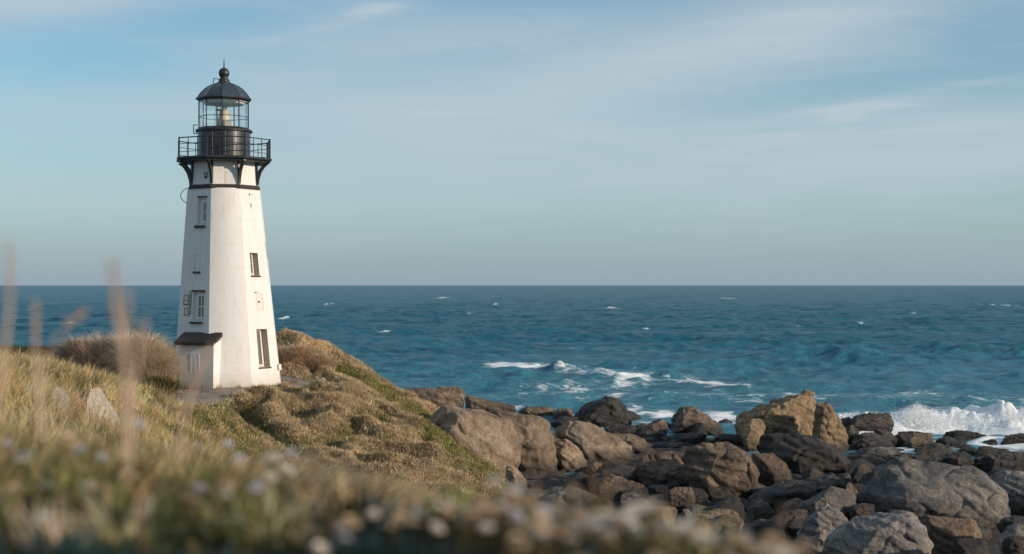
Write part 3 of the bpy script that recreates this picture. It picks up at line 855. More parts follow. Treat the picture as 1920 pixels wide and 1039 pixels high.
rock('rounded brown stone under the angular stepped boulder', [(1243, 926), (1270, 911), (1301, 912), (1308, 930), (1300, 948), (1255, 956)], 'brown', d=55.5)
rock('small brown wedge left of the angular stepped boulder', [(1164, 890), (1190, 877), (1211, 895), (1216, 911), (1188, 914)], 'brown', d=63)
rock('long brown rock slanting down behind the blurred flowers', [(1092, 888), (1110, 878), (1161, 892), (1200, 908), (1223, 922), (1240, 948), (1205, 952), (1140, 940), (1105, 920)], 'brown', d=59, res=56)
rock('tiny lit tan stone under the broad sloping boulder', [(1102, 876), (1115, 865), (1128, 869), (1131, 884), (1110, 886)], 'tan', d=63.5)
rock('blue grey stone low among flowers at centre', [(1158, 960), (1165, 925), (1195, 922), (1212, 945), (1200, 975)], 'blue', d=54)
rock('dark stone below the tan hollowed boulder', [(1046, 920), (1075, 897), (1105, 893), (1125, 910), (1100, 930)], 'dark', d=60.5)
# ledges at the far edge of the shore
rock('far flat topped brown ledge beyond the green slope', [(730, 735), (745, 728), (800, 726), (868, 725), (878, 742), (870, 762), (760, 765)], 'brown', d=100, tf=.15, tb=.3, group='far rock ledges', name='rock_ledge', cat='ledge')
rock('long brown ledge sloping down beside the flat topped ledge', [(862, 742), (880, 740), (930, 750), (972, 762), (972, 775), (880, 778)], 'brown', d=96, tf=.15, tb=.3, group='far rock ledges', name='rock_ledge', cat='ledge')
rock('low brown ledge left of the dark pyramid rock', [(968, 770), (985, 762), (1030, 763), (1042, 770), (1035, 782), (975, 784)], 'brown', d=93, tf=.2, tb=.4, group='far rock ledges', name='rock_ledge', cat='ledge')
rock('small block of ledge touching the pyramid rock', [(1036, 775), (1048, 765), (1072, 766), (1078, 780), (1050, 786)], 'brown', d=92, tf=.3, tb=.4, group='far rock ledges', name='rock_ledge', cat='ledge')
rock('dark flat rock before the low brown ledges', [(1030, 790), (1050, 779), (1085, 781), (1090, 796), (1045, 800)], 'dark', d=87)
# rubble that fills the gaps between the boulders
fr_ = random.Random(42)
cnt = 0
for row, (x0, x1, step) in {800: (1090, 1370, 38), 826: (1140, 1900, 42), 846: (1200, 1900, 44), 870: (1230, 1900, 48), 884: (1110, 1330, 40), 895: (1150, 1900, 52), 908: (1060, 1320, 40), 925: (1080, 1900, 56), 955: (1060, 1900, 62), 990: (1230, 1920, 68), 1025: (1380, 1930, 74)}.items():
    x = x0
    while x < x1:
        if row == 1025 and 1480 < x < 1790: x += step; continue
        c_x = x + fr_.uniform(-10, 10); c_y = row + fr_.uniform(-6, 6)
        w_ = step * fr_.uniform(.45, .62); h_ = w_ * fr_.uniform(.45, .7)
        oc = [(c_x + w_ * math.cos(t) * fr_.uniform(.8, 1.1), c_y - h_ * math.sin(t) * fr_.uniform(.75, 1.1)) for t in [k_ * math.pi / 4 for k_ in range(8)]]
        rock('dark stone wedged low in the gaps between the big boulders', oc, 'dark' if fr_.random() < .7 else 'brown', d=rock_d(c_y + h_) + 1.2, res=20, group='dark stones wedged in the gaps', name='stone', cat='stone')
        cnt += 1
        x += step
bpy.data.objects.remove(_tmp)

# two pale concrete blocks in the grass on the left
def slab(label, front, d, thick, skew=(0.15, 0)):
    bm = bmesh.new()
    x0 = min(a for a, _ in front)
    q_ = [P(a, b_, d + (a - x0) / F * d * 1.1) for a, b_ in front]      # its face looks to the right, into the sun
    f_ = [bm.verts.new(p) for p in q_]
    k_ = [bm.verts.new(p + Vector((-.05 * thick, thick, skew[1]))) for p in q_]
    bm.faces.new(f_); bm.faces.new(k_[::-1])
    n_ = len(f_)
    for i in range(n_): bm.faces.new([f_[i], k_[i], k_[(i + 1) % n_], f_[(i + 1) % n_]])
    bmesh.ops.bevel(bm, geom=bm.edges[:], offset=.02, segments=2, affect='EDGES', clamp_overlap=True)
    cen = sum((v.co for v in bm.verts), Vector()) / len(bm.verts)
    for v_ in bm.verts: v_.co -= cen
    o = link('concrete_block', bm_mesh('concrete_block', bm), M['concrete']); o.location = cen
    tag(o, label, 'concrete block', 'pale concrete blocks in the grass')


slab('long pale concrete block tilted in the grass, larger of two', [(161, 756), (168, 732), (179, 728), (222, 792), (215, 830), (165, 815)], 29, .35)
slab('small pale concrete block poking out of the grass, smaller of two', [(91, 750), (100, 727), (108, 727), (124, 746), (122, 790), (92, 785)], 26, .3)
# ------------------------------------------------------------------ lighthouse
A0 = 11.4                                   # the tower is seen from this far round
tower = empty('lighthouse', (LX, LY, LZ))
tag(tower, 'white eight sided lighthouse with a black gallery and glazed lantern', 'lighthouse')


def az(deg, r, z, cx=0.0):
    a = R(deg)
    return Vector((cx + r * math.sin(a), -r * math.cos(a), z))


def t_R(h): return 2.68 + (1.78 - 2.68) * h / 9.53
def t_c(h): return 0.18 * (1 - h / 9.6)


VA = [25 + A0 + 45 * k_ for k_ in range(8)]           # azimuths of the corners
FA = [a - 22.5 for a in VA]                           # azimuths of the faces


def face_pt(fa, u, h, out_=0.0):
    """u -1..1 across the face, h metres above the base, out_ metres proud of it"""
    ap, hw = t_R(h) * math.cos(R(22.5)), t_R(h) * math.sin(R(22.5))
    a = R(fa)
    n_ = Vector((math.sin(a), -math.cos(a), 0)); t_ = Vector((math.cos(a), math.sin(a), 0))
    return Vector((t_c(h), 0, h)) + n_ * (ap + out_) + t_ * (u * hw)


HOLES = {0: [(-0.48, .24, 5.35, 6.43, .30), (-.40, .42, .90, 2.74, .34)],       # right face
         6: [(-.20, .66, 7.76, 9.10, .16), (-.22, .66, 3.18, 4.54, .16), (-.22, .22, 5.52, 6.36, .035)]}
FR, FC, FL = 47.5 + A0, 2.5 + A0, -42.5 + A0


def build_tower():
    bm = bmesh.new()
    H0, H1 = -0.35, 9.55
    for fa in [FR + 45 * k_ for k_ in range(8)]:
        key = 0 if abs(fa - FR) < 1 else (6 if abs((fa - FL) % 360) < 1 else None)
        holes = HOLES.get(key, []) if key is not None else []
        us = sorted({-1.0, 1.0, *[h[0] for h in holes], *[h[1] for h in holes]} | ({-1 + .25 * i for i in range(9)} if not holes else set()))
        hs = sorted({H0, H1, *[h[2] for h in holes], *[h[3] for h in holes]} | {H0 + (H1 - H0) * i / 12 for i in range(13)})
        bulge = (lambda u: 0.115 * (1 - u * u)) if not holes else (lambda u: 0.0)
        g = {(i, j): bm.verts.new(face_pt(fa, u, h_, bulge(u))) for i, u in enumerate(us) for j, h_ in enumerate(hs)}
        for i in range(len(us) - 1):
            for j in range(len(hs) - 1):
                um, hm = (us[i] + us[i + 1]) / 2, (hs[j] + hs[j + 1]) / 2
                if any(a < um < b_ and c_ < hm < d_ for a, b_, c_, d_, _ in holes): continue
                f_ = bm.faces.new([g[i, j], g[i + 1, j], g[i + 1, j + 1], g[i, j + 1]])
                f_.smooth = not holes
    return bm


me = bpy.data.meshes.new('tower_wall'); bmt = build_tower(); bmt.to_mesh(me); bmt.free()
wall = link('tower_wall', me, M['white'], tower)


def quad_prism(bm, pts, off):
    a = [bm.verts.new(p) for p in pts]
    b_ = [bm.verts.new(p + off) for p in pts]
    bm.faces.new(a[::-1]); bm.faces.new(b_)
    n_ = len(a)
    for i in range(n_): bm.faces.new([a[i], a[(i + 1) % n_], b_[(i + 1) % n_], b_[i]])


def fbox(bm, fa, u0, u1, h0, h1, o0, o1):
    """box on a tower face: across u0..u1, up h0..h1, from o0 (inside) to o1 (outside)"""
    vs = [[face_pt(fa, u, h_, o) for u, h_ in ((u0, h0), (u1, h0), (u1, h1), (u0, h1))] for o in (o0, o1)]
    a = [bm.verts.new(p) for p in vs[0]]; b_ = [bm.verts.new(p) for p in vs[1]]
    bm.faces.new(a[::-1]); bm.faces.new(b_)
    for i in range(4): bm.faces.new([a[i], a[(i + 1) % 4], b_[(i + 1) % 4], b_[i]])


def window(fa, hole, name, bars, frame_w, pane_u, sill=None, lintel=None, mat_reveal='reveal', label=None):
    u0, u1, h0, h1, dep = hole
    bm = bmesh.new()                                    # reveal lines the opening in the wall
    uu = [(u0, h0), (u1, h0), (u1, h1), (u0, h1)]
    o_ = [bm.verts.new(face_pt(fa, u, h_, 0.002)) for u, h_ in uu]
    i_ = [bm.verts.new(face_pt(fa, u, h_, -dep)) for u, h_ in uu]
    for k_ in range(4): bm.faces.new([o_[k_], o_[(k_ + 1) % 4], i_[(k_ + 1) % 4], i_[k_]])
    bm.faces.new(i_)
    w_ = link(name, bm_mesh(name, bm), M[mat_reveal], tower)
    if label: w_['label'] = label
    pu0, pu1, ph0, ph1 = pane_u
    bm = bmesh.new(); fw = frame_w
    fu = fw / (t_R((h0 + h1) / 2) * math.sin(R(22.5)))
    d0, d1 = -dep + .004, -dep + .07
    fbox(bm, fa, pu0, pu0 + fu, ph0, ph1, d0, d1); fbox(bm, fa, pu1 - fu, pu1, ph0, ph1, d0, d1)
    fbox(bm, fa, pu0 + fu, pu1 - fu, ph0, ph0 + fw, d0, d1); fbox(bm, fa, pu0 + fu, pu1 - fu, ph1 - fw, ph1, d0, d1)
    iu0, iu1, ih0, ih1 = pu0 + fu, pu1 - fu, ph0 + fw, ph1 - fw
    nv_, nh_ = bars
    for k_ in range(1, nv_ + 1):
        u = iu0 + (iu1 - iu0) * k_ / (nv_ + 1); fbox(bm, fa, u - fu * .22, u + fu * .22, ih0, ih1, d0, d1 - .02)
    for k_ in range(1, nh_ + 1):
        h_ = ih0 + (ih1 - ih0) * k_ / (nh_ + 1); fbox(bm, fa, iu0, iu1, h_ - fw * .28, h_ + fw * .28, d0, d1 - .024)
    link('frame', bm_mesh('frame', bm), M['trim'], w_)
    bm = bmesh.new(); fbox(bm, fa, iu0, iu1, ih0, ih1, d0 + .002, d0 + .02)
    link('pane', bm_mesh('pane', bm), M['pane'], w_)
    if sill:
        bm = bmesh.new(); fbox(bm, fa, *sill[:4], -.02, sill[4]); link('sill', bm_mesh('sill', bm), M['band'], w_)
    if lintel:
        bm = bmesh.new(); fbox(bm, fa, *lintel[:4], -.02, lintel[4]); link('lintel', bm_mesh('lintel', bm), M['band'], w_)
    return w_


HL, HR = HOLES[6], HOLES[0]
window(FL, HL[0], 'window', (1, 1), .095, (.10, .62, 7.86, 8.95), (-.30, .62, 7.62, 7.74, .10), (-.22, .70, 9.11, 9.16, .04), 'white', 'topmost window, tall and narrow with a dark sill')
window(FL, HL[1], 'window', (1, 1), .12, (-.02, .64, 3.22, 4.46), (-.26, .58, 3.02, 3.12, .12), (-.30, .70, 4.55, 4.63, .04), 'white', 'four pane window above the lean-to')
window(FR, HR[0], 'window', (0, 1), .05, (-.46, .05, 5.40, 6.41), (-.50, .28, 5.26, 5.34, .05), None, 'reveal', 'deep set window on the sunlit side')
window(FR, HR[1], 'tall_window', (1, 0), .07, (-.38, .25, .95, 2.72), (-.44, .46, .84, .895, .05), None, 'reveal')
bm = bmesh.new(); fbox(bm, FL, -.2, .2, 5.53, 6.35, -.03, -.004)
bw = link('blocked_window', bm_mesh('blocked_window', bm), M['white'], tower)
bm = bmesh.new(); fbox(bm, FL, -.28, .26, 5.43, 5.51, -.01, .07); link('sill', bm_mesh('sill', bm), M['band'], bw)
# rusty frame and pipes left of the lower window
bm = bmesh.new()
for u0, u1, h0, h1 in ((-.88, -.86, 3.9, 4.4), (-.56, -.54, 3.9, 4.4), (-.86, -.56, 3.9, 3.96), (-.86, -.56, 4.12, 4.15), (-.86, -.56, 4.37, 4.4), (-.46, -.42, 3.35, 4.6), (-.34, -.31, 3.45, 4.5),
                       (-.78, -.76, 3.4, 3.78), (-.58, -.565, 3.4, 3.78), (-.76, -.58, 3.4, 3.43), (-.76, -.58, 3.75, 3.78), (-.42, -.34, 3.5, 3.53), (-.42, -.34, 3.9, 3.93), (-.42, -.34, 4.3, 4.33)):
    fbox(bm, FL, u0, u1, h0, h1, -.01, .025)
link('iron_bracket', bm_mesh('iron_bracket', bm), M['rust'], tower)
# hatches, vents and small fittings
def fitting(name, mat, boxes):
    bm = bmesh.new()
    for b_ in boxes: fbox(bm, *b_)
    return link(name, bm_mesh(name, bm), M[mat], tower)


fitting('vent', 'band', [(FR, -.02, .05, 8.65, 8.86, -.01, .012)])
hp = fitting('hatch', 'trim', [(FR, -.22, .30, 3.62, 4.52, -.01, .014)])
bm = bmesh.new(); fbox(bm, FR, -.1, .0, 4.02, 4.1, .014, .05); link('handle', bm_mesh('handle', bm), M['black'], hp)
bm = bmesh.new(); fbox(bm, FR, .285, .30, 3.66, 4.5, .014, .018); link('seam', bm_mesh('seam', bm), M['band'], hp)
fitting('junction_box', 'trim', [(FR, .93, 1.12, .72, 1.0, -.05, .10)])
fitting('wall_bolts', 'black', [(FR, -.34 + .1 * i, -.30 + .1 * i, 4.50, 4.54, -.01, .03) for i in range(3)] + [(FR, -.1, -.03, 9.22, 9.32, -.01, .03), (FR, .2, .25, 9.25, 9.29, -.01, .02)])
fitting('side_grille', 'black', [(FR + 45, -.80 + .0, -.62, 6.2 + .12 * i, 6.26 + .12 * i, -.01, .07) for i in range(7)])
fitting('cable_clips', 'black', [(FL - 45, .7, .76, h_, h_ + .1, -.01, .05) for h_ in (7.75, 7.95, 8.2, 4.9, 5.1)])
bm = bmesh.new()
prev = None
for i in range(13):                                       # slack cable looping off the band
    t = i / 12
    q = az(-78 + A0 + 0, 1.78 + .34 * math.sin(math.pi * t) ** .7 - 0.0 * t, 9.60 - .75 * t, t_c(9.2))
    prev = prev or []
    prev.append(q)
def tube(bm, pts, r, n_=6):
    rings = []
    for i, p in enumerate(pts):
        t = (pts[min(i + 1, len(pts) - 1)] - pts[max(i - 1, 0)]).normalized()
        s_ = t.cross(Vector((0.3, .2, .93))).normalized(); q = t.cross(s_)
        rr2 = r[i] if hasattr(r, '__len__') else r
        rings.append([bm.verts.new(p + (s_ * math.cos(2 * math.pi * k_ / n_) + q * math.sin(2 * math.pi * k_ / n_)) * rr2) for k_ in range(n_)])
    for a, b_ in zip(rings, rings[1:]):
        for k_ in range(n_): bm.faces.new([a[k_], a[(k_ + 1) % n_], b_[(k_ + 1) % n_], b_[k_]])
    bm.faces.new(rings[0][::-1]); bm.faces.new(rings[-1])
tube(bm, prev, .018)
link('cable', bm_mesh('cable', bm), M['black'], tower)


def ngon_ring(bm, prof, angs, cx=0.0, closed=True):
    """lathe of (r, z) profile through given corner azimuths"""
    rings = [[bm.verts.new(az(a, r_, z_, cx)) for a in angs] for r_, z_ in prof]
    n_ = len(angs)
    for a, b_ in zip(rings, rings[1:]):
        for k_ in range(n_): bm.faces.new([a[k_], a[(k_ + 1) % n_], b_[(k_ + 1) % n_], b_[k_]])
    if closed:
        bm.faces.new(rings[0][::-1]); bm.faces.new(rings[-1])


CIRC = [i * 360 / 48 for i in range(48)]
bm = bmesh.new(); ngon_ring(bm, [(1.70, 9.53), (1.84, 9.53), (1.86, 9.60), (1.83, 9.66), (1.77, 9.72), (1.68, 9.74)], VA)
link('band', bm_mesh('band', bm), M['band'], tower)
bm = bmesh.new(); ngon_ring(bm, [(1.69, 9.70), (1.65, 10.0), (1.615, 10.6), (1.615, 10.9)], VA)
neck = link('neck', bm_mesh('neck', bm), M['white'], tower)
bm = bmesh.new()
a_ = FL
for o0, o1, uu0, uu1, h0, h1 in ((0, .03, .22, .30, 10.05, 10.32), (0, .03, .46, .54, 10.05, 10.32), (0, .03, .22, .54, 10.02, 10.12)):
    c_ = Vector((math.sin(R(a_)), -math.cos(R(a_)), 0)); t_ = Vector((math.cos(R(a_)), math.sin(R(a_)), 0))
    rad_ = 1.63 * math.cos(R(22.5))
    quad_prism(bm, [c_ * (rad_ - .02) + t_ * (u * .62) + Vector((0, 0, h_)) for u, h_ in ((uu0, h0), (uu1, h0), (uu1, h1), (uu0, h1))], c_ * (.02 + o1))
link('vent', bm_mesh('vent', bm), M['black'], neck)

bm = bmesh.new()
ngon_ring(bm, [(2.22, 10.84), (2.26, 10.86), (2.26, 10.94), (2.43, 10.945), (2.45, 10.98), (2.45, 11.04), (2.40, 11.07)], VA)
link('gallery_deck', bm_mesh('gallery_deck', bm), M['black'], tower)
for a in VA:                                              # curved iron brackets under the gallery
    bm = bmesh.new()
    rad = Vector((math.sin(R(a)), -math.cos(R(a)), 0)); tan = Vector((math.cos(R(a)), math.sin(R(a)), 0))
    prof = [(1.68, 9.76), (1.76, 9.76), (1.80, 10.05), (1.90, 10.38), (2.10, 10.68), (2.33, 10.835), (2.33, 10.90), (2.18, 10.90), (2.00, 10.76), (1.80, 10.50), (1.72, 10.28), (1.70, 10.90), (1.61, 10.90)]
    pts = [rad * r_ + Vector((0, 0, z_)) - tan * .06 for r_, z_ in prof]
    vs0 = [bm.verts.new(p) for p in pts]; vs1 = [bm.verts.new(p + tan * .12) for p in pts]
    # three convex pieces share the outline: web, curve and head
    def strip(idx):
        bm.faces.new([vs0[i] for i in idx]); bm.faces.new([vs1[i] for i in idx][::-1])
    strip([0, 1, 2, 10]); strip([2, 3, 9, 10]); strip([3, 4, 8, 9]); strip([4, 5, 6, 7]); strip([4, 7, 8]); strip([0, 10, 11, 12])
    for i in range(len(pts)):
        j = (i + 1) % len(pts)
        bm.faces.new([vs0[i], vs0[j], vs1[j], vs1[i]])
    link('gallery_bracket', bm_mesh('gallery_bracket', bm), M['black'], tower)

# railing: eight stout corner posts, thin bars between, three rails
bm = bmesh.new()
RC = [az(a, 2.34, 0) for a in VA]
for zz_, r_ in ((11.98, .028), (11.68, .016), (11.30, .016)):
    for k_ in range(8):
        tube(bm, [RC[k_] + Vector((0, 0, zz_)), RC[(k_ + 1) % 8] + Vector((0, 0, zz_))], r_)
rail = link('railing', bm_mesh('railing', bm), M['black'], tower)
for k_ in range(8):
    bm = bmesh.new(); tube(bm, [RC[k_] + Vector((0, 0, 11.05)), RC[k_] + Vector((0, 0, 12.03 if k_ else 12.14))], .038)
    link('post', bm_mesh('post', bm), M['black'], rail)
    for s_ in (1 / 3, 2 / 3):
        bm = bmesh.new(); q = RC[k_].lerp(RC[(k_ + 1) % 8], s_)
        tube(bm, [q + Vector((0, 0, 11.05)), q + Vector((0, 0, 11.98))], .019)
        link('bar', bm_mesh('bar', bm), M['black'], rail)

# watch room drum
bm = bmesh.new(); ngon_ring(bm, [(1.27, 11.0), (1.27, 12.40)], CIRC, closed=False)
drum = link('watch_room', bm_mesh('watch_room', bm, True), M['drum'], tower)
for p_ in drum.data.polygons: p_.use_smooth = len(p_.vertices) == 4
bm = bmesh.new()
for a in [FC - 56 + 28 * i for i in range(10)]:
    q0, q1 = az(a, 1.272, 11.08), az(a, 1.272, 12.38)
    tube(bm, [q0, q1], .016, 5)
link('panel_seams', bm_mesh('panel_seams', bm), M['black'], drum)
bm = bmesh.new()
tn = Vector((math.cos(R(FC - 20)), math.sin(R(FC - 20)), 0)); nn = Vector((math.sin(R(FC - 20)), -math.cos(R(FC - 20)), 0))
quad_prism(bm, [nn * 1.235 + tn * u + Vector((0, 0, h_)) for u, h_ in ((-.36, 11.1), (.36, 11.1), (.36, 12.3), (-.36, 12.3))], nn * .03)
dr = link('door', bm_mesh('door', bm), M['black'], drum)
bm = bmesh.new(); ngon_ring(bm, [(1.28, 12.36), (1.38, 12.38), (1.39, 12.46), (1.34, 12.50), (1.22, 12.56)], CIRC)
link('cornice', bm_mesh('cornice', bm, False), M['black'], tower)
bm = bmesh.new()
h_pts = [az(-82 + A0, 1.3, 12.28), az(-82 + A0, 1.47, 12.28), az(-82 + A0, 1.47, 12.70), az(-82 + A0, 1.28, 12.70)]
for a, b_ in zip(h_pts, h_pts[1:]): tube(bm, [a, b_], .022)
link('handrail', bm_mesh('handrail', bm), M['black'], tower)

# lantern: nine sided glazing
LA = [-4 + A0 + 40 * k_ for k_ in range(9)]
bm = bmesh.new()
LV = [az(a, 1.21, 0) for a in LA]
up = lambda v_, z_: v_ + Vector((0, 0, z_))
for k_ in range(9):
    tube(bm, [up(LV[k_], 12.5), up(LV[k_], 13.97)], .030)
    for z_, r_ in ((12.56, .035), (13.12, .018), (13.93, .04)):
        tube(bm, [up(LV[k_], z_), up(LV[(k_ + 1) % 9], z_)], r_)
lan = link('lantern', bm_mesh('lantern', bm), M['black'], tower)
for k_ in range(9):
    bm = bmesh.new()
    a, b_ = LV[k_] * .985, LV[(k_ + 1) % 9] * .985
    bm.faces.new([bm.verts.new(up(a, 12.55)), bm.verts.new(up(b_, 12.55)), bm.verts.new(up(b_, 13.95)), bm.verts.new(up(a, 13.95))])
    link('pane', bm_mesh('pane', bm), M['glass'], lan)
bm = bmesh.new(); ngon_ring(bm, [(.0005, 12.52), (1.16, 12.52), (1.16, 12.54), (.0005, 12.54)], LA, closed=False)
link('lantern_floor', bm_mesh('lantern_floor', bm), M['trim'], tower)
bm = bmesh.new(); ngon_ring(bm, [(1.17, 13.86), (1.17, 13.96)], LA)
ng = [az(a, 1.0, 13.80) for a in LA]
for k_ in range(9): tube(bm, [ng[k_], ng[(k_ + 1) % 9]], .05)
link('lantern_ceiling', bm_mesh('lantern_ceiling', bm), M['trim'], tower)
bm = bmesh.new()
ngon_ring(bm, [(.34, 12.54), (.31, 13.05), (.24, 13.35), (.20, 13.42), (.12, 13.62), (.03, 13.72)], CIRC, cx=0.02)
lamp = link('lamp', bm_mesh('lamp', bm, True), M['lens'], tower)
bm = bmesh.new(); quad_prism(bm, [Vector((.12, -.42, 12.54)), Vector((.44, -.36, 12.54)), Vector((.44, -.36, 12.98)), Vector((.12, -.42, 12.98))], Vector((-.05, .3, 0)))
link('lamp_box', bm_mesh('lamp_box', bm), M['reveal'], lamp)
bm = bmesh.new(); ngon_ring(bm, [(.30, 13.46), (.30, 13.50)], CIRC, cx=-.12)
for a in (0, 90, 180, 270):
    q = az(a, .27, 0, -.12); tube(bm, [up(q, 12.54), up(q, 13.86)], .016)
link('lamp_frame', bm_mesh('lamp_frame', bm), M['black'], lamp)

# dome, ball and rod
bm = bmesh.new()
prof = [(1.16, 13.965), (1.33, 13.955), (1.345, 14.0), (1.30, 14.03)]
prof += [(1.235, 14.13), (1.16, 14.24), (1.06, 14.36), (.93, 14.49), (.77, 14.61), (.58, 14.71), (.40, 14.78), (.25, 14.82)]
ngon_ring(bm, prof, LA)
dome = link('dome', bm_mesh('dome', bm), M['dome'], tower)
bm = bmesh.new()
for a in LA: tube(bm, [az(a, r_ + .004, z_ + .004) for r_, z_ in prof[3:]], .018, 5)
link('dome_ribs', bm_mesh('dome_ribs', bm), M['dome'], dome)
bm = bmesh.new(); ngon_ring(bm, [(1.30, 13.935), (1.36, 13.95), (1.375, 13.99), (1.36, 14.03), (1.30, 14.04)], LA, closed=False)
link('eave', bm_mesh('eave', bm), M['black'], dome)
bm = bmesh.new()
ball = [(.36, 14.78), (.30, 14.86), (.24, 14.90), (.27, 14.94), (.27, 14.98), (.19, 15.02), (.20, 15.06)]
ball += [(.265 * math.sin(R(t)), 15.30 - .265 * math.cos(R(t))) for t in range(45, 171, 9)]
ball += [(.03, 15.58), (.022, 15.9), (.006, 16.05)]
ngon_ring(bm, ball, [i * 15 for i in range(24)])
link('finial', bm_mesh('finial', bm, True), M['black'], tower)
bm = bmesh.new()
tube(bm, [az(-90 + A0, .24, 15.0), az(-90 + A0, .50, 15.02)], .018); tube(bm, [az(-90 + A0, .50, 15.03), az(-90 + A0, .52, 14.78)], .018)
link('vent_pipe', bm_mesh('vent_pipe', bm), M['black'], tower)

# lean-to at the foot
AA = -29.0 + A0
n_ = Vector((math.sin(R(AA)), -math.cos(R(AA)), 0)); t_ = Vector((math.cos(R(AA)), math.sin(R(AA)), 0))
c0 = Vector((.18, 0, 0))


def lp(u, o, h_): return c0 + n_ * o + t_ * u + Vector((0, 0, h_))


bm = bmesh.new()
quad_prism(bm, [lp(.90, 1.7, -.3), lp(.90, 3.02, -.3), lp(.90, 2.97, 2.06), lp(.90, 1.7, 2.44)], t_ * -1.80)
lean = link('lean_to', bm_mesh('lean_to', bm), M['white'], tower)
bm = bmesh.new()
for u0, u1, h0, h1, e in ((-.29, .13, .72, 1.62, .015), ):
    quad_prism(bm, [lp(u0, 2.95, h0), lp(u1, 2.95, h0), lp(u1, 2.95, h1), lp(u0, 2.95, h1)], n_ * (.05))
ht = link('hatch', bm_mesh('hatch', bm), M['white'], lean)
bm = bmesh.new()
for u0, u1, h0, h1 in ((-.10, -.085, .74, 1.6), (-.31, -.29, .70, 1.64), (.13, .15, .70, 1.64), (-.31, .15, 1.62, 1.65), (-.12, .05, .66, .72), (-.6, -.4, .36, .38), (.3, .6, .36, .38), (.58, .6, .06, .36)):
    quad_prism(bm, [lp(u0, 2.99, h0), lp(u1, 2.99, h0), lp(u1, 2.985, h1), lp(u0, 2.985, h1)], n_ * .018)
link('hatch_trim', bm_mesh('hatch_trim', bm), M['white'], lean)
bm = bmesh.new()
quad_prism(bm, [lp(1.0, 2.30, 2.44), lp(1.0, 3.20, 2.03), lp(1.0, 3.20, 2.17), lp(1.0, 2.30, 2.62)], t_ * -2.08)
link('lean_to_roof', bm_mesh('lean_to_roof', bm), M['shingle'], tower)

# little pale marker stone beside the path
bm = bmesh.new()
f_ = [P(a, b_, 69) for a, b_ in ((595, 726), (606, 727), (608, 711), (604, 708), (596, 711))]
quad_prism(bm, f_, Vector((.05, .22, 0)))
bmesh.ops.bevel(bm, geom=bm.edges[:], offset=.02, segments=2, affect='EDGES')
c_ = sum((v.co for v in bm.verts), Vector()) / len(bm.verts); c_.z = min(v.co.z for v in bm.verts)
for v in bm.verts: v.co -= c_
o = link('marker_stone', bm_mesh('marker_stone', bm), M['concrete']); o.location = c_
tag(o, 'small pale marker stone standing at the end of the gravel forecourt', 'marker stone')
# ------------------------------------------------------------------ plants
def pix(x, y): return x / np.maximum(y, .3) * F + 960


def blade_mesh(name, base, length, width, lean, bend, tint, segs=3, up=None, jit=0.0, r=rng):
    """many tapering bent blades as one mesh. base (N,3), lean (N,2) horizontal direction"""
    n = len(base)
    ts = np.linspace(0, 1, segs + 1)
    side = np.stack([-lean[:, 1], lean[:, 0], np.zeros(n)], 1)
    ang = r.uniform(0, math.pi, n)
    lv = np.stack([lean[:, 0], lean[:, 1], np.zeros(n)], 1)
    side = side * np.cos(ang)[:, None] + lv * np.sin(ang)[:, None] * .6
    side /= np.linalg.norm(side, axis=1)[:, None] + 1e-9
    rows = []
    for t in ts:
        hgt_ = length * (t - 0.5 * bend * t * t)
        out_ = length * bend * t ** 1.8 * .85
        p = base + lv * out_[:, None]
        p[:, 2] += hgt_
        rows.append(p)
    vs = []
    for i, t in enumerate(ts[:-1]):
        w = (width * (1 - t) ** .7)[:, None] * side * .5
        vs += [rows[i] - w, rows[i] + w]
    vs.append(rows[-1])
    V = np.stack(vs, 1)                                    # n, 2*segs+1, 3
    k = 2 * segs + 1
    tri = []
    for i in range(segs - 1):
        a = 2 * i
        tri += [[a, a + 1, a + 3], [a, a + 3, a + 2]]
    a = 2 * (segs - 1)
    tri.append([a, a + 1, a + 2])
    tri = np.array(tri)
    Fc = (np.arange(n) * k)[:, None, None] + tri[None]
    C = np.repeat(tint[:, None, :], k, 1)
    return np_mesh(name, V.reshape(-1, 3), tris=Fc.reshape(-1, 3), colors=C.reshape(-1, 3))


def pick(r, n, cols, probs, var=.25):
    c = np.array(cols)[r.choice(len(cols), n, p=np.array(probs) / np.sum(probs))]
    return np.clip(c * np.exp(r.normal(0, var, (n, 1))) * (1 + r.normal(0, .06, (n, 3))), .004, .9)


def scatter(r, n, x0, x1, y0, y1, dens):
    x = r.uniform(x0, x1, n); y = r.uniform(y0, y1, n)
    keep = r.uniform(0, 1, n) < dens(x, y)
    return x[keep], y[keep]


STRAW = (0.66, 0.49, 0.26); TAN = (0.50, 0.355, 0.18); OLIVE = (0.16, 0.145, 0.05); GREEN = (0.062, 0.078, 0.022); DKGREEN = (0.022, 0.034, 0.016); BROWN = (0.20, 0.135, 0.075)
SHADE_TEAL = (0.030, 0.064, 0.058)  # leaf tint that stands for shade on the closest plants

# --- dry grass over the left hill
def d_left(x, y):
    p = pix(x, y)
    w = sstep(7, 10, y) * (1 - sstep(50, 56, y)) * sstep(-260, -200, p) * (1 - sstep(400 + 40 * pn2(x, y, 5, 2), 470 + 40 * pn2(x, y, 5, 2), p + (y > 30) * (y - 30) * 4.5))
    w = w * (1 - .93 * ((np.abs(p - 165) < 75) & (y > 16) & (y < 29.6)))
    tuft = np.clip(.55 + 1.0 * pn2(x, y, 1.1, 8.8), .12, 1)
    return w * tuft * np.clip(13 / y, .3, 1)


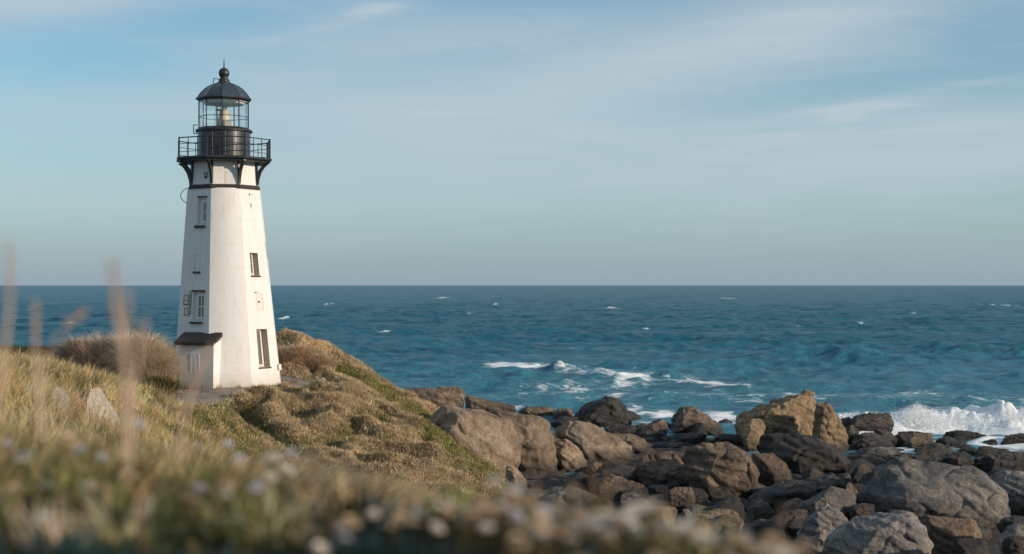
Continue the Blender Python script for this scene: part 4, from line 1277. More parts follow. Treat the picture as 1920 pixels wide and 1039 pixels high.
def tufts(name, x, y, K, spread, ln, tint, wind, windw, width, bend, segs=3, mat='grass', label='', cat='grass', jitter=.2, sink=.02):
    """tufts at x, y: every tuft has its own colour and height, its blades spread outwards and with the wind"""
    n = len(x); N_ = n * K
    a = rng.uniform(0, 6.28, N_); r_ = np.abs(rng.normal(0, 1, N_)) * np.repeat(spread, K)
    bx = np.repeat(x, K) + np.cos(a) * r_; by = np.repeat(y, K) + np.sin(a) * r_
    wa = np.repeat(wind, K) + rng.normal(0, .35, N_)
    lx = np.cos(a) * (1 - windw) + np.cos(wa) * windw; ly = np.sin(a) * (1 - windw) + np.sin(wa) * windw
    l_ = np.hypot(lx, ly) + 1e-6
    lean = np.stack([lx / l_, ly / l_], 1)
    L_ = np.repeat(ln, K) * rng.uniform(.45, 1.15, N_)
    T_ = np.repeat(tint, K, 0) * np.exp(rng.normal(0, jitter, (N_, 1)))
    me = blade_mesh(name, np.stack([bx, by, hgt(bx, by) - sink], 1), L_, rng.uniform(width[0], width[1], N_) * np.repeat(np.clip(y / 24, .7, 1.7), K) if name == 'dry_grass' else rng.uniform(width[0], width[1], N_),
                    lean, rng.uniform(bend[0], bend[1], N_), np.clip(T_, .004, .9), segs)
    tag(link(name, me, M[mat]), label, cat, kind='stuff')


x, y = scatter(rng, 26000, -24, -1, 7, 56, lambda x, y: d_left(x, y) ** .6)
n = len(x)
g = pn2(x, y, 2.8, 4.2) + .5 * pn2(x, y, 1.0, 1.2)
tint = pick(rng, n, [STRAW, TAN, (.36, .28, .16), OLIVE], [.38, .27, .2, .15], .18)
gm = (g > .26) & (rng.uniform(0, 1, n) < .85)
tint[gm] = pick(rng, gm.sum(), [OLIVE, GREEN, (.10, .11, .035), TAN], [.35, .3, .2, .15], .2)
ln = np.exp(rng.normal(math.log(.52), .25, n)) * np.where(gm, .75, 1.0) * (.7 + .3 * sstep(10, 22, y))
tufts('dry_grass', x, y, 29, .10 * np.ones(n), ln, tint * 1.3, R(15) + 1.2 * pn2(x, y, 6, 6.6), .42, (.008, .016), (.25, 1.35), 4, label='long dry straw coloured grass bent by wind over the left hill')

# --- wispy straw grass on the spur below the mound
def d_spur(x, y):
    p = pix(x, y)
    return sstep(14, 17, y) * (1 - sstep(26, 29, y)) * sstep(440, 540, p) * (1 - sstep(770, 800, p)) * np.clip(.5 + .9 * pn2(x, y, .9, 3.1), .1, 1)


x, y = scatter(rng, 8000, -6, 0, 14, 29, lambda x, y: d_spur(x, y) ** .5)
n = len(x)
tint = pick(rng, n, [STRAW, (.66, .54, .37), TAN, OLIVE], [.42, .36, .16, .06], .15)
tufts('wispy_grass', x, y, 50, .09 * np.ones(n), np.exp(rng.normal(math.log(.62), .25, n)), tint, R(8) + .5 * pn2(x, y, 2, 3.6), .72, (.005, .010), (.6, 1.7), 5, label='pale wispy grass combed sideways in front of the green mound')
SHADE_NEAR = 3.0  # plants closer than this take the painted shade tint

# --- scrub leaves on the mound and bank
ridge = np.array([P(a_, b_, d_)[:2] for a_, b_, d_ in ((600, 655, 76.5), (636, 692, 75.5), (680, 714, 74.5), (736, 752, 71.5), (788, 787, 69), (828, 817, 65.5), (868, 852, 61.5), (903, 890, 57.5), (915, 908, 55))])


def dist_ridge(x, y):
    out = np.full(x.shape, 1e9)
    for p0, p1 in zip(ridge, ridge[1:]):
        dxy = p1 - p0
        t = np.clip(((x - p0[0]) * dxy[0] + (y - p0[1]) * dxy[1]) / (dxy @ dxy), 0, 1)
        out = np.minimum(out, np.hypot(x - p0[0] - t * dxy[0], y - p0[1] - t * dxy[1]))
    return out


def d_mound(x, y):
    p = pix(x, y)
    w = mound_w(x, y) * (1 - path_w(x, y)) * (hgt(x, y) > .75)
    return w * np.where(y > 78, .35, 1)


x, y = scatter(rng, 560000, -20, 1.2, 44, 84, d_mound)
n = len(x)
z = hgt(x, y)
p = pix(x, y)
lu = lumps(x, y)
gr = .95 * (1 - sstep(.7, 2.4, dist_ridge(x, y))) * (y < 76) + np.clip((.26 - lu) * 2.4, 0, .95) + .45 * pn2(x, y, 1.4, 2.2) + .18 * pn2(x, y, .4, 5.2)
mat_c = (1 - sstep(57, 60, y)) * (1 - sstep(500, 545, p))              # green cushion left of the gully
gr = np.maximum(gr, mat_c * (.75 + .5 * pn2(x, y, .7, 3.3)))
isg = rng.uniform(0, 1, n) < np.clip(gr, .06, .92)
tint = pick(rng, n, [(.50, .375, .225), (.40, .295, .17), (.62, .485, .32), (.23, .17, .105)], [.38, .27, .25, .1], .25)
tint[isg] = pick(rng, isg.sum(), [(.17, .175, .042), (.23, .22, .06), (.09, .11, .03), (.30, .26, .10)], [.4, .3, .15, .15], .25)
bank = (y > 71.5) & (p < 640) & (p > 500)
tint[bank & ~isg] *= np.array([1.25, 1.25, 1.25])
tint *= np.exp(.35 * pn2(x, y, .9, 6.1))[:, None]
# each sprig is several short blades leaning every way
K = 5
xs = np.repeat(x, K) + rng.normal(0, .07, n * K); ys = np.repeat(y, K) + rng.normal(0, .07, n * K)
a = rng.uniform(0, 6.28, n * K)
zz = np.repeat(z, K) + rng.uniform(-.02, .07, n * K)
ln = rng.uniform(.05, .17, n * K) * np.repeat(np.exp(rng.normal(0, .3, n)), K) * np.repeat(np.where(isg, .9, 1.15), K)
me = blade_mesh('coastal_scrub', np.stack([xs, ys, zz], 1), ln, rng.uniform(.011, .024, n * K), np.stack([np.cos(a), np.sin(a)], 1), rng.uniform(.3, 1.3, n * K), np.repeat(tint, K, 0) * rng.uniform(.75, 1.3, (n * K, 1)), segs=2)
tag(link('coastal_scrub', me, M['scrub']), 'low brown and green scrub in cushions over the mound by the tower', 'scrub', kind='stuff')
# longer stems sticking out of the scrub
sel = rng.uniform(0, 1, n) < .05
a = rng.uniform(0, 6.28, sel.sum())
me = blade_mesh('scrub_stems', np.stack([x, y, z], 1)[sel], rng.uniform(.18, .38, sel.sum()), rng.uniform(.006, .012, sel.sum()), np.stack([np.cos(a), np.sin(a)], 1), rng.uniform(.1, .8, sel.sum()), pick(rng, sel.sum(), [STRAW, TAN, OLIVE], [.4, .4, .2]), segs=3)
tag(link('scrub_stems', me, M['grass']), 'thin straw stems standing out of the scrub on the mound', 'scrub', kind='stuff')

# --- dark scrub along the crest at far left, and weeds at the foot of the tower
def d_far(x, y):
    p = pix(x, y)
    return sstep(54, 58, y) * (1 - sstep(76, 80, y)) * (1 - sstep(300, 330, p)) * sstep(-200, -120, p) * .8


x, y = scatter(rng, 120000, -34, -14, 54, 80, d_far)
n = len(x); a = rng.uniform(0, 6.28, n)
me = blade_mesh('dark_scrub', np.stack([x, y, hgt(x, y)], 1), rng.uniform(.15, .5, n), rng.uniform(.02, .05, n), np.stack([np.cos(a), np.sin(a)], 1), rng.uniform(.2, 1.1, n), pick(rng, n, [DKGREEN, BROWN, OLIVE, GREEN], [.35, .25, .15, .25]), segs=2)
tag(link('dark_scrub', me, M['scrub']), 'dark scrub along the far crest left of the tower', 'scrub', kind='stuff')


def d_foot(x, y):
    rr_ = np.hypot(x - LX - .15, y - LY)
    p = pix(x, y)
    edge = np.clip(pn2(x, y, .5, 7.1) + .1, 0, 1)
    return (rr_ > 2.55) * (rr_ < 3.5) * edge * np.where(p < 470, 1.0, .35) * (y < LY + 1)


x, y = scatter(rng, 60000, LX - 5, LX + 6, LY - 6, LY + 4, d_foot)
n = len(x); a = rng.uniform(0, 6.28, n)
me = blade_mesh('weeds', np.stack([x, y, hgt(x, y)], 1), rng.uniform(.10, .36, n), rng.uniform(.012, .03, n), np.stack([np.cos(a), np.sin(a)], 1), rng.uniform(.1, .8, n), pick(rng, n, [OLIVE, GREEN, TAN, (.10, .11, .04)], [.35, .25, .15, .25]), segs=2)
tag(link('weeds', me, M['grass']), 'green weeds growing along the foot of the white tower', 'weeds', kind='stuff')


# --- two dry bushes left of the tower
def bush(label, cx_, cy_, rx_, ry_, hz_, nst, cols, seed, droop, group=None):
    r = np.random.default_rng(seed)
    root = empty('dry_bush', (cx_, cy_, float(hgt(np.array([cx_]), np.array([cy_]))[0])))
    tag(root, label, 'bush')
    th_ = r.uniform(0, 6.28, nst); rad = np.sqrt(r.uniform(0, 1, nst))
    bx, by = rad * np.cos(th_) * rx_ * .72, rad * np.sin(th_) * ry_ * .72
    dome_ = np.sqrt(np.clip(1 - (rad * .8) ** 2, 0.05, 1)) * hz_ * (1 + .35 * pn2(bx + cx_, by + cy_, .8, seed * 1.3))
    lift = dome_ * r.uniform(.0, .74, nst)
    base = np.stack([bx, by, lift - .15], 1)
    out_a = th_ + r.normal(0, .7, nst)
    ln_ = r.uniform(.5, 1.15, nst) * np.clip(dome_ * 1.02 - lift, .25, 2) / .72
    ln_ = np.clip(ln_, .2, 1.5) * np.where(r.uniform(0, 1, nst) < .05, 1.3, 1.0)
    t_ = pick(r, nst, cols[0], cols[1], .22)
    me_ = blade_mesh('twigs', base, ln_, r.uniform(.012, .026, nst), np.stack([np.cos(out_a), np.sin(out_a)], 1), r.uniform(droop[0], droop[1], nst), t_, segs=5, r=r)
    link('twigs', me_, M['twig'], root)
    ns = 60
    a_ = r.uniform(0, 6.28, ns)
    me_ = blade_mesh('branches', np.stack([r.normal(0, rx_ * .25, ns), r.normal(0, ry_ * .25, ns), np.full(ns, -.1)], 1), r.uniform(.6, .95, ns) * hz_, r.uniform(.03, .06, ns), np.stack([np.cos(a_), np.sin(a_)], 1), r.uniform(.2, .7, ns), pick(r, ns, [(.12, .09, .07)], [1]), segs=4, r=r)
    link('branches', me_, M['twig'], root)


PALE = ([(.72, .585, .43), (.58, .46, .335), (.80, .68, .52), (.37, .28, .20)], [.36, .3, .16, .18])
DUSK = ([(.44, .335, .26), (.56, .44, .335), (.68, .55, .42), (.24, .185, .15)], [.33, .3, .22, .15])
q = P(276, 742, 65.2)
bush('pale dry bush of arching twigs against the left side of the tower', q.x, q.y, 1.25, 1.3, 2.7, 16000, PALE, 2, (.6, 1.5))
q = P(238, 738, 65.6)
bush('pale dry bush of arching twigs, second from the tower', q.x, q.y, 1.25, 1.2, 2.5, 13000, PALE, 5, (.5, 1.5))
q = P(192, 724, 66.2)
bush('lower brown bush of fine twigs left of the two pale dry bushes', q.x, q.y, 1.5, 1.3, 2.15, 13000, DUSK, 3, (.3, 1.2))
q = P(152, 712, 66.8)
bush('lowest brown bush of fine twigs, farthest from the tower', q.x, q.y, 1.25, 1.2, 1.75, 9000, DUSK, 6, (.3, 1.2))
q = P(305, 745, 63)
bush('small green brown bush at the lower left corner of the tower', q.x, q.y, .75, .6, .95, 5000, ([OLIVE, GREEN, TAN, DKGREEN], [.3, .3, .25, .15]), 4, (.3, 1.1))

BRUSH = ([(.58, .43, .28), (.46, .34, .22), (.68, .53, .37), (.28, .2, .13)], [.36, .3, .18, .16])
q = P(548, 702, 75.2)
bush('brown brush bank right behind the tower, nearest its right wall', q.x, q.y, 1.3, 1.2, 1.15, 12000, BRUSH, 8, (.3, 1.3))
q = P(598, 708, 75.0)
bush('lower brown brush at the right end of the bank behind the tower', q.x, q.y, 1.2, 1.1, .85, 10000, BRUSH, 9, (.3, 1.3))

# --- foreground carpet right under the lens
def d_fore(x, y):
    p = pix(x, y)
    return sstep(.9, 1.3, y) * (1 - sstep(8, 10.5, y)) * sstep(-420, -380, p) * (1 - sstep(1560, 1700, p)) * np.clip(.5 + .8 * pn2(x, y, .28, 6.3), .12, 1) * np.clip(3.6 / y, .3, 1) * (1 - sstep(4.6, 5.6, y) * sstep(430, 520, p))


x, y = scatter(rng, 200000, -5.5, 2.0, .9, 10.5, d_fore)
n = len(x)
near = y < SHADE_NEAR + .3 * pn2(x, y, .6, 3.9)                  # foreground shade put into the leaf colour: closest plants tinted dark teal
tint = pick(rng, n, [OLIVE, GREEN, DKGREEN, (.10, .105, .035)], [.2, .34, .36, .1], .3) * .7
tint[near] = pick(rng, near.sum(), [SHADE_TEAL, DKGREEN, (.03, .05, .042)], [.5, .3, .2], .3)
a = rng.uniform(0, 6.28, n)
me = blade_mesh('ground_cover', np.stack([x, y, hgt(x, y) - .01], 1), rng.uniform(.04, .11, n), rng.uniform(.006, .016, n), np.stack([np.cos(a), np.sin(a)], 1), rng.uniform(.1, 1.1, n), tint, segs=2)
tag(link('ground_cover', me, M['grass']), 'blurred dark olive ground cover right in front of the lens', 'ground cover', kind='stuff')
# leafy clumps, each of one colour, with gaps of shade between them
x, y = scatter(rng, 10500, -5.5, 1.6, 1.2, 9.5, lambda x, y: d_fore(x, y) ** .5 * .9)
n = len(x)
near = y < SHADE_NEAR + .3 * pn2(x, y, .6, 3.9)  # closest clumps get the shade in their tint as well
pt = pn2(x, y, .8, 1.7)
tint = pick(rng, n, [(.145, .155, .05), (.27, .25, .095), (.06, .075, .028), TAN, (.66, .52, .34), (.34, .32, .20)], [.26, .22, .20, .14, .10, .08], .4)
dry = (pt > .25) & (rng.uniform(0, 1, n) < .6)
tint[dry] = pick(rng, dry.sum(), [TAN, STRAW, (.30, .24, .15), BROWN], [.35, .25, .25, .15], .25)
tint[near] = pick(rng, near.sum(), [SHADE_TEAL, (.05, .085, .08), DKGREEN, (.08, .10, .085)], [.45, .25, .2, .1], .35)
ln = np.minimum(np.exp(rng.normal(math.log(.10), .38, n)), np.where(near, .12, .22)) * (1 + .5 * np.clip(pn2(x, y, .35, 8.2), -.6, 1))
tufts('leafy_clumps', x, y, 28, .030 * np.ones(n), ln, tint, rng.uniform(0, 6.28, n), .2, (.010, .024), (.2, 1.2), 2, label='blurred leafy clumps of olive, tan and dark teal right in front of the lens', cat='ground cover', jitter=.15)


# taller soft grass at the near left
def d_tall(x, y):
    p = pix(x, y)
    return sstep(3.2, 4.2, y) * (1 - sstep(9, 12, y)) * sstep(-300, -250, p) * (1 - sstep(430, 560, p + 60 * pn2(x, y, .5, 1))) * np.clip(.35 + 1.1 * pn2(x, y, .35, 9.3), .03, 1)


x, y = scatter(rng, 60000, -5, 0.2, 3, 12, d_tall)
n = len(x); a = R(15) + rng.normal(0, .8, n)
me = blade_mesh('soft_grass', np.stack([x, y, hgt(x, y)], 1), rng.uniform(.14, .34, n), rng.uniform(.003, .008, n), np.stack([np.cos(a), np.sin(a)], 1), rng.uniform(.3, 1.3, n), pick(rng, n, [STRAW, TAN, OLIVE, (.13, .14, .045)], [.20, .20, .32, .28]), segs=4)
tag(link('soft_grass', me, M['grass']), 'soft blurred straw and olive grass at the near left', 'grass', kind='stuff')


# --- flower heads: one head and stem built per kind, then copied
def flower_head(name, petals, rad, c_pet, c_mid, seed):
    r = np.random.default_rng(seed)
    V, Fc, C = [], [], []
    for ring, (tilt, sc_) in enumerate(((.15, 1.0), (.6, .85), (1.1, .6))):
        for k_ in range(petals):
            a_ = 2 * math.pi * (k_ + .5 * ring) / petals + r.normal(0, .1)
            o_ = np.array([math.cos(a_), math.sin(a_), 0.0]); s_ = np.array([-o_[1], o_[0], 0])
            up_ = np.array([0, 0, 1.0])
            dirv = o_ * math.cos(tilt) + up_ * math.sin(tilt)
            b_ = len(V)
            w_ = rad * sc_ * .38
            V += [o_ * rad * .1, dirv * rad * sc_ * .6 - s_ * w_, dirv * rad * sc_ * .6 + s_ * w_, dirv * rad * sc_]
            Fc += [[b_, b_ + 1, b_ + 2], [b_ + 1, b_ + 3, b_ + 2]]
            C += [np.array(c_pet) * r.uniform(.8, 1.1)] * 4
    for k_ in range(10):
        a_ = 2 * math.pi * k_ / 10
        b_ = len(V)
        V += [np.array([0, 0, rad * .45]), np.array([math.cos(a_), math.sin(a_), .6]) * rad * .32, np.array([math.cos(a_ + .7), math.sin(a_ + .7), .6]) * rad * .32]
        Fc.append([b_, b_ + 1, b_ + 2]); C += [np.array(c_mid)] * 3
    return np_mesh(name, np.array(V), tris=np.array(Fc), colors=np.array(C))


def stem_mesh(l, bendx, c_, seed):
    r = np.random.default_rng(seed)
    bm = bmesh.new()
    tube(bm, [Vector((bendx * ((t / 5) ** 2 - 1), 0, -l + l * t / 5)) for t in range(6)], [.0035 - .0003 * t for t in range(6)], 5)
    for k_ in range(7):
        t = r.uniform(.1, .8); a_ = r.uniform(0, 6.28)
        q_ = Vector((bendx * (t * t - 1), 0, -l + l * t)); o_ = Vector((math.cos(a_), math.sin(a_), .6)) * r.uniform(.018, .035); s_ = Vector((-math.sin(a_), math.cos(a_), 0)) * .006
        bm.faces.new([bm.verts.new(q_), bm.verts.new(q_ + o_ * .5 - s_), bm.verts.new(q_ + o_), bm.verts.new(q_ + o_ * .5 + s_)])
    me_ = bm_mesh('stem', bm)
    a_ = me_.attributes.new('tint', 'FLOAT_COLOR', 'POINT')
    a_.data.foreach_set('color', np.tile(np.array([*c_, 1], dtype=np.float32), len(me_.vertices)))
    return me_


KINDS = [
    ('white_flower', 'flower', 'soft white flower head on a short stem, blurred in the foreground', 'blurred white flowers in the foreground', (.88, .80, .70), (.55, .46, .25), .023),
    ('dried_flower', 'flower', 'dried tan flower head on a short stem, blurred in the foreground', 'blurred dried flower heads in the foreground', (.66, .51, .34), (.36, .25, .14), .022),
    ('lilac_flower', 'flower', 'pale lilac flower head on a short stem, blurred in the foreground', 'blurred lilac flowers in the foreground', (.74, .74, .78), (.4, .36, .3), .024),
]
protos = []
for i, (nm, ct, lb, gp, c1_, c2_, rad) in enumerate(KINDS):
    vs_ = []
    for j in range(3):
        hm_ = flower_head('flower_head', 9 + j, rad * (1 + .12 * j), c1_, c2_, 10 * i + j); hm_.materials.append(M['flower'])
        sm_ = stem_mesh(.13 + .03 * j, .02 * (j - 1), (.10, .10, .04) if i != 1 else (.20, .14, .07), 40 + 10 * i + j); sm_.materials.append(M['grass'])
        vs_.append((hm_, sm_))
    protos.append(vs_)


def flower(kind, px, py, d, s=1.0):
    nm, ct, lb, gp = KINDS[kind][:4]
    hm_, sm_ = protos[kind][rng.integers(0, 3)]
    q_ = P(px, py, d)
    root = empty(nm, q_)
    root.rotation_euler = (rng.normal(0, .25), rng.normal(0, .25), rng.uniform(0, 6.28)); root.scale = (s, s, s)
    tag(root, lb, ct, gp)
    link('flower_head', hm_, None, root); link('stem', sm_, None, root)
    return root


# (column, row, kind) read off the photograph, then thickened at random along the same bank
spots = [(930, 905, 0), (512, 862, 0), (545, 855, 2), (538, 885, 0), (575, 862, 1), (590, 950, 0), (625, 958, 1), (470, 845, 1), (690, 945, 2), (740, 950, 0), (710, 975, 2), (800, 945, 1),
         (845, 950, 0), (875, 960, 2), (940, 960, 1), (965, 925, 0), (1090, 1005, 0), (1115, 985, 1), (1075, 925, 1), (1215, 955, 0), (1240, 965, 1), (1190, 960, 0), (1140, 990, 2), (1235, 990, 1),
         (1020, 975, 2), (1000, 985, 0), (1040, 960, 1), (1290, 1010, 1), (1320, 1018, 0), (1340, 1030, 1), (1390, 1012, 2), (1450, 1020, 1), (1510, 1030, 1), (1125, 1035, 0), (440, 1005, 2), (435, 1030, 2),
         (45, 860, 0), (130, 825, 1), (180, 828, 1), (280, 835, 1), (190, 862, 2), (150, 885, 1), (80, 925, 1), (240, 895, 1), (60, 1035, 1), (260, 798, 2), (360, 975, 1), (390, 985, 1), (455, 985, 1)]
for px, py, kd in spots:
    d = np.interp(px, [0, 450, 900, 1500], [4.2, 3.6, 3.1, 2.8]) + rng.normal(0, .15)
    flower(kd, px, py, d, rng.uniform(.9, 1.25))
for i in range(150):
    px = rng.uniform(540, 1500); lim = np.interp(px, [540, 700, 950, 1200, 1400, 1540], [960, 955, 940, 968, 1010, 1032])
    py = lim + abs(rng.normal(0, 30)) + 4
    if py > 1060: continue
    flower(int(rng.choice(3, p=[.24, .60, .16])), px, py, np.interp(px, [540, 900, 1500], [3.4, 3.1, 2.8]) - (py - lim) * .006 + rng.normal(0, .12), rng.uniform(.6, 1.05))
for i in range(45):
    px = rng.uniform(0, 560); py = rng.uniform(810, 985)
    flower(int(rng.choice(3, p=[.18, .68, .14])), px, py, np.interp(py, [810, 985], [4.6, 2.7]) + rng.normal(0, .1), rng.uniform(.6, 1.0))


# --- single tall stalks close to the lens
def stalk(label, pts, d, w, head=0.0, tint_=(.66, .52, .40)):
    root = empty('grass_stalk', P(*pts[-1], d))
    tag(root, label, 'grass stalk')
    o_ = P(*pts[-1], d)
    ps = [P(a_, b_, d) - o_ for a_, b_ in pts][::-1]
    bm = bmesh.new()
    nn_ = len(ps)
    tube(bm, ps, [w * 1.3 * (1 - .55 * i / (nn_ - 1)) for i in range(nn_)], 6)

    def fin(nm):
        me_ = bm_mesh(nm, bm)
        a_ = me_.attributes.new('tint', 'FLOAT_COLOR', 'POINT')
        a_.data.foreach_set('color', np.tile(np.array([*tint_, 1], dtype=np.float32), len(me_.vertices)))
        link(nm, me_, M['grass'], root)
    fin('stem')
    if head:
        bm = bmesh.new()
        r = random.Random(int(pts[0][0]))
        top, nxt = ps[-1], ps[-2]
        dv = (top - nxt).normalized()
        for i in range(60):
            t = i / 59
            q_ = top - dv * head * (1 - t)
            a_ = r.uniform(0, 6.28)
            o2 = Vector((math.cos(a_) * .45, math.sin(a_) * .45, 1)).normalized() * r.uniform(.012, .024)
            s_ = Vector((-math.sin(a_), math.cos(a_), 0)) * .0022
            bm.faces.new([bm.verts.new(q_), bm.verts.new(q_ + o2 * .5 - s_), bm.verts.new(q_ + o2), bm.verts.new(q_ + o2 * .5 + s_)])
        fin('seed_head')


stalk('tallest blurred grass stalk at the left edge', [(17, 462), (18, 520), (17, 580), (12, 630), (4, 690), (-8, 780)], 2.6, .0042, .10)
stalk('short blurred grass stalk right of the tallest one', [(66, 572), (66, 620), (67, 660), (70, 720), (76, 820)], 2.9, .0045, .08)
stalk('long blurred grass stalk left of the tower, reaching highest of the crossing pair', [(211, 495), (214, 545), (222, 600), (232, 660), (238, 740), (240, 860)], 2.3, .0050, .10)
stalk('second blurred grass stalk, crossing the long one left of the tower', [(238, 560), (236, 600), (232, 650), (236, 720), (240, 870)], 2.35, .0048, .07)
stalk('slanting blurred grass stalk between the pair and the tower', [(272, 610), (262, 660), (250, 720), (244, 800), (242, 870)], 2.5, .0042, .06)
stalk('short blurred stalk beside the lean-to of the tower', [(395, 655), (380, 690), (362, 730), (345, 790), (330, 860)], 3.6, .0045, .07)
stalk('brown upright stalk in front of the middle boulders, left of two', [(1108, 876), (1110, 900), (1112, 930), (1114, 990)], 3.4, .0060, .02, (.22, .15, .09))
stalk('brown upright stalk in front of the middle boulders, right of two', [(1138, 885), (1137, 910), (1135, 940), (1133, 1000)], 3.3, .0062, .02, (.24, .16, .09))
stalk('thin leaning stalk before the round grey stone at lower right', [(1468, 960), (1460, 985), (1452, 1010), (1444, 1045)], 3.0, .0048, .02, (.22, .17, .12))
stalk('brown stalk beside the white flower at the foot of the mound', [(955, 920), (954, 945), (953, 970), (953, 1010)], 3.2, .0050, .02, (.28, .19, .11))
stalk('bent pale stalk in the near grass below the tall pair', [(160, 590), (130, 610), (100, 640), (80, 690), (72, 800)], 3.0, .0028, .05)
# ------------------------------------------------------------------ sky, sun, camera
world = bpy.data.worlds.new('World')
scene.world = world
world.use_nodes = True
nt = world.node_tree
nt.nodes.clear()
N, L = nt.nodes.new, nt.links.new
wo = N('ShaderNodeOutputWorld'); bg = N('ShaderNodeBackground')
sky = N('ShaderNodeTexSky'); sky.sky_type = 'NISHITA'; sky.sun_disc = False
sky.sun_elevation = R(SUN_EL)
sdir = Vector((math.sin(R(SUN_AZ)) * math.cos(R(SUN_EL)), -math.cos(R(SUN_AZ)) * math.cos(R(SUN_EL)), math.sin(R(SUN_EL))))
sky.sun_rotation = math.atan2(sdir.x, sdir.y)
sky.air_density = 1.0; sky.dust_density = 0.6; sky.ozone_density = 1.5; sky.altitude = 10
tc = N('ShaderNodeTexCoord')
mp = N('ShaderNodeMapping'); mp.inputs['Rotation'].default_value = (0, R(-9), 0); mp.inputs['Scale'].default_value = (1.6, 1.6, 9.5)
mp.inputs['Location'].default_value = (0.35, 0.0, 0.2)
L(tc.outputs['Generated'], mp.inputs['Vector'])
n1 = noise_tex(nt, mp.outputs[0], 1.25, 7, 0.52, 0.45)
mp2 = N('ShaderNodeMapping'); mp2.inputs['Rotation'].default_value = (0, R(-12), 0); mp2.inputs['Scale'].default_value = (3.0, 3.0, 26)
L(tc.outputs['Generated'], mp2.inputs['Vector'])
n2 = noise_tex(nt, mp2.outputs[0], 1.6, 9, 0.6, 0.7)
veil = ramp(nt, n1.outputs['Fac'], [(0.36, 0.0), (0.66, 0.62)])
wisp = ramp(nt, n2.outputs['Fac'], [(0.50, 0.0), (0.74, 0.75)])
vsx = N('ShaderNodeSeparateXYZ'); L(tc.outputs['Generated'], vsx.inputs[0])
wu = mth(nt, 'DIVIDE', vsx.outputs['X'], mth(nt, 'MAXIMUM', vsx.outputs['Y'], 0.05))
wv = mth(nt, 'DIVIDE', vsx.outputs['Z'], mth(nt, 'MAXIMUM', vsx.outputs['Y'], 0.05))


def bank(px, py, rx, ry, tilt, amt):
    """a bank of thin cloud in one part of the sky, ragged by the noise"""
    ct, st = math.cos(R(tilt)), math.sin(R(tilt))
    du = mth(nt, 'SUBTRACT', wu, (px - 960) / F); dv = mth(nt, 'SUBTRACT', wv, (HY - py) / F)
    a = mth(nt, 'ADD', mth(nt, 'MULTIPLY', du, ct * F / rx), mth(nt, 'MULTIPLY', dv, st * F / rx))
    b_ = mth(nt, 'ADD', mth(nt, 'MULTIPLY', du, -st * F / ry), mth(nt, 'MULTIPLY', dv, ct * F / ry))
    q = mth(nt, 'ADD', mth(nt, 'MULTIPLY', a, a), mth(nt, 'MULTIPLY', b_, b_))
    return mth(nt, 'MULTIPLY', mth(nt, 'POWER', 2.718, mth(nt, 'MULTIPLY', q, -1.0)), amt)


tot = mth(nt, 'ADD', 0.50, 0.0)
for bk in [(1000, 230, 620, 120, 14, .40), (1330, 80, 520, 60, 12, .35), (780, 60, 260, 60, 8, .30), (400, 330, 560, 130, 4, .08), (1850, 280, 260, 70, 8, .40), (1500, 320, 520, 70, 5, .42), (40, 15, 260, 35, 6, .45), (150, 105, 330, 60, 4, -.34), (1850, 60, 230, 110, -14, -.25), (1560, 165, 300, 45, 6, -.28), (960, 0, 300, 30, 4, -.3), (420, 20, 150, 40, 4, -.2)]:
    b_ = bank(*bk)
    tot = mth(nt, 'ADD', tot, b_)
soft = mth(nt, 'MULTIPLY', tot, mth(nt, 'ADD', mth(nt, 'MULTIPLY', veil.outputs['Color'], 0.9), 0.62))
bright = None
for bk in [(700, 18, 60, 12, 10, .8), (1640, 195, 120, 12, 5, .75), (1850, 280, 90, 28, 10, .55), (1480, 258, 90, 10, 3, .45), (1700, 250, 160, 9, 8, .4), (1580, 222, 40, 9, 8, .4), (620, 50, 150, 10, 12, .4), (1240, 345, 60, 18, 5, .22), (1800, 160, 130, 7, 8, .3)]:
    b_ = bank(*bk)
    bright = b_ if bright is None else mth(nt, 'ADD', bright, b_)
wz = ramp(nt, n2.outputs['Fac'], [(0.36, 0.0), (0.62, 1.0)])
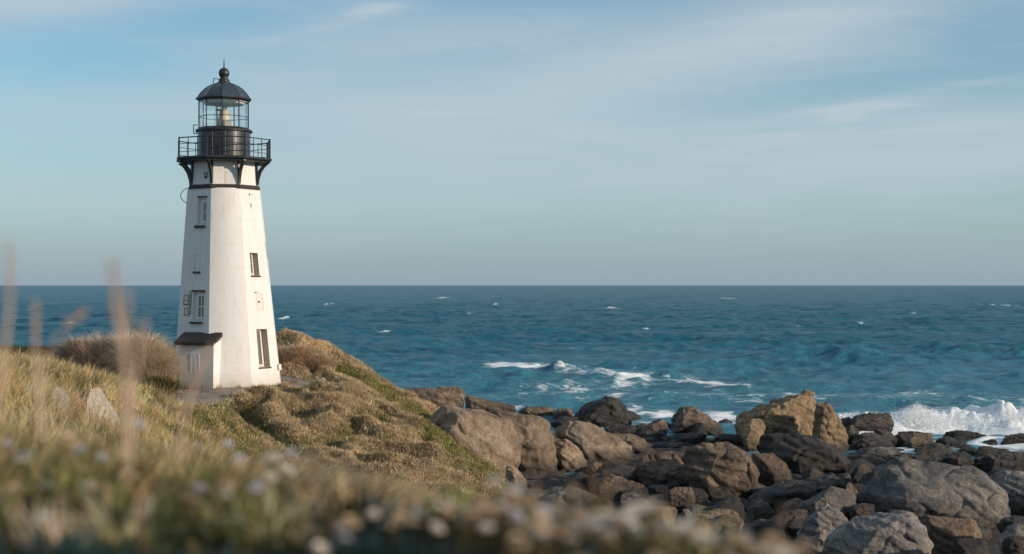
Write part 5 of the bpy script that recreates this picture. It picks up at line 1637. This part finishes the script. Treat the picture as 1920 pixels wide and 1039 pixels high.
cov = mth(nt, 'MINIMUM', mth(nt, 'ADD', mth(nt, 'MAXIMUM', soft, 0.0), mth(nt, 'MULTIPLY', bright, wz.outputs['Color'])), 0.9)
cov = mth(nt, 'MAXIMUM', cov, mth(nt, 'ADD', cov, mth(nt, 'MULTIPLY', wisp.outputs['Color'], 0.30)))
sx = N('ShaderNodeSeparateXYZ'); L(tc.outputs['Generated'], sx.inputs[0])
hz = ramp(nt, sx.outputs['Z'], [(0.0, 0.92), (0.02, 0.62), (0.055, 0.14), (0.12, 0.0)])
SKYT = mixc(nt, 1.0, sky.outputs[0], (0.745, 1.14, 1.31), 'MULTIPLY')
c = mixc(nt, cov, SKYT, (4.75, 5.75, 6.35))
c = mixc(nt, hz.outputs['Color'], c, (3.0, 3.8, 4.55))
L(c, bg.inputs['Color'])
bg.inputs['Strength'].default_value = 0.083
L(bg.outputs[0], wo.inputs['Surface'])

sl = bpy.data.lights.new('sun', 'SUN'); sl.energy = 3.75; sl.angle = R(0.6); sl.color = (1.0, 0.80, 0.62)
so = bpy.data.objects.new('sun', sl); col.objects.link(so)
so.rotation_euler = (-sdir).to_track_quat('-Z', 'Y').to_euler(); so.location = (20, -10, 30)

cam = bpy.data.cameras.new('camera'); cam.lens = 50; cam.sensor_width = 36; cam.sensor_fit = 'HORIZONTAL'
cam.shift_y = 15.5 / 1920; cam.clip_start = 0.05; cam.clip_end = 120000
cam.dof.use_dof = True; cam.dof.focus_distance = 46; cam.dof.aperture_fstop = 1.55; cam.dof.aperture_blades = 0
co_ = bpy.data.objects.new('camera', cam); col.objects.link(co_)
co_.location = (0, 0, H); co_.rotation_euler = (R(90), 0, 0)
scene.camera = co_

scene.render.engine = 'CYCLES'
scene.cycles.use_denoising = True
scene.cycles.max_bounces = 6
scene.cycles.transparent_max_bounces = 12
scene.cycles.sample_clamp_indirect = 4
scene.view_settings.view_transform = 'Standard'
scene.view_settings.look = 'None'
scene.view_settings.exposure = 0.27
scene.view_settings.gamma = 1.0
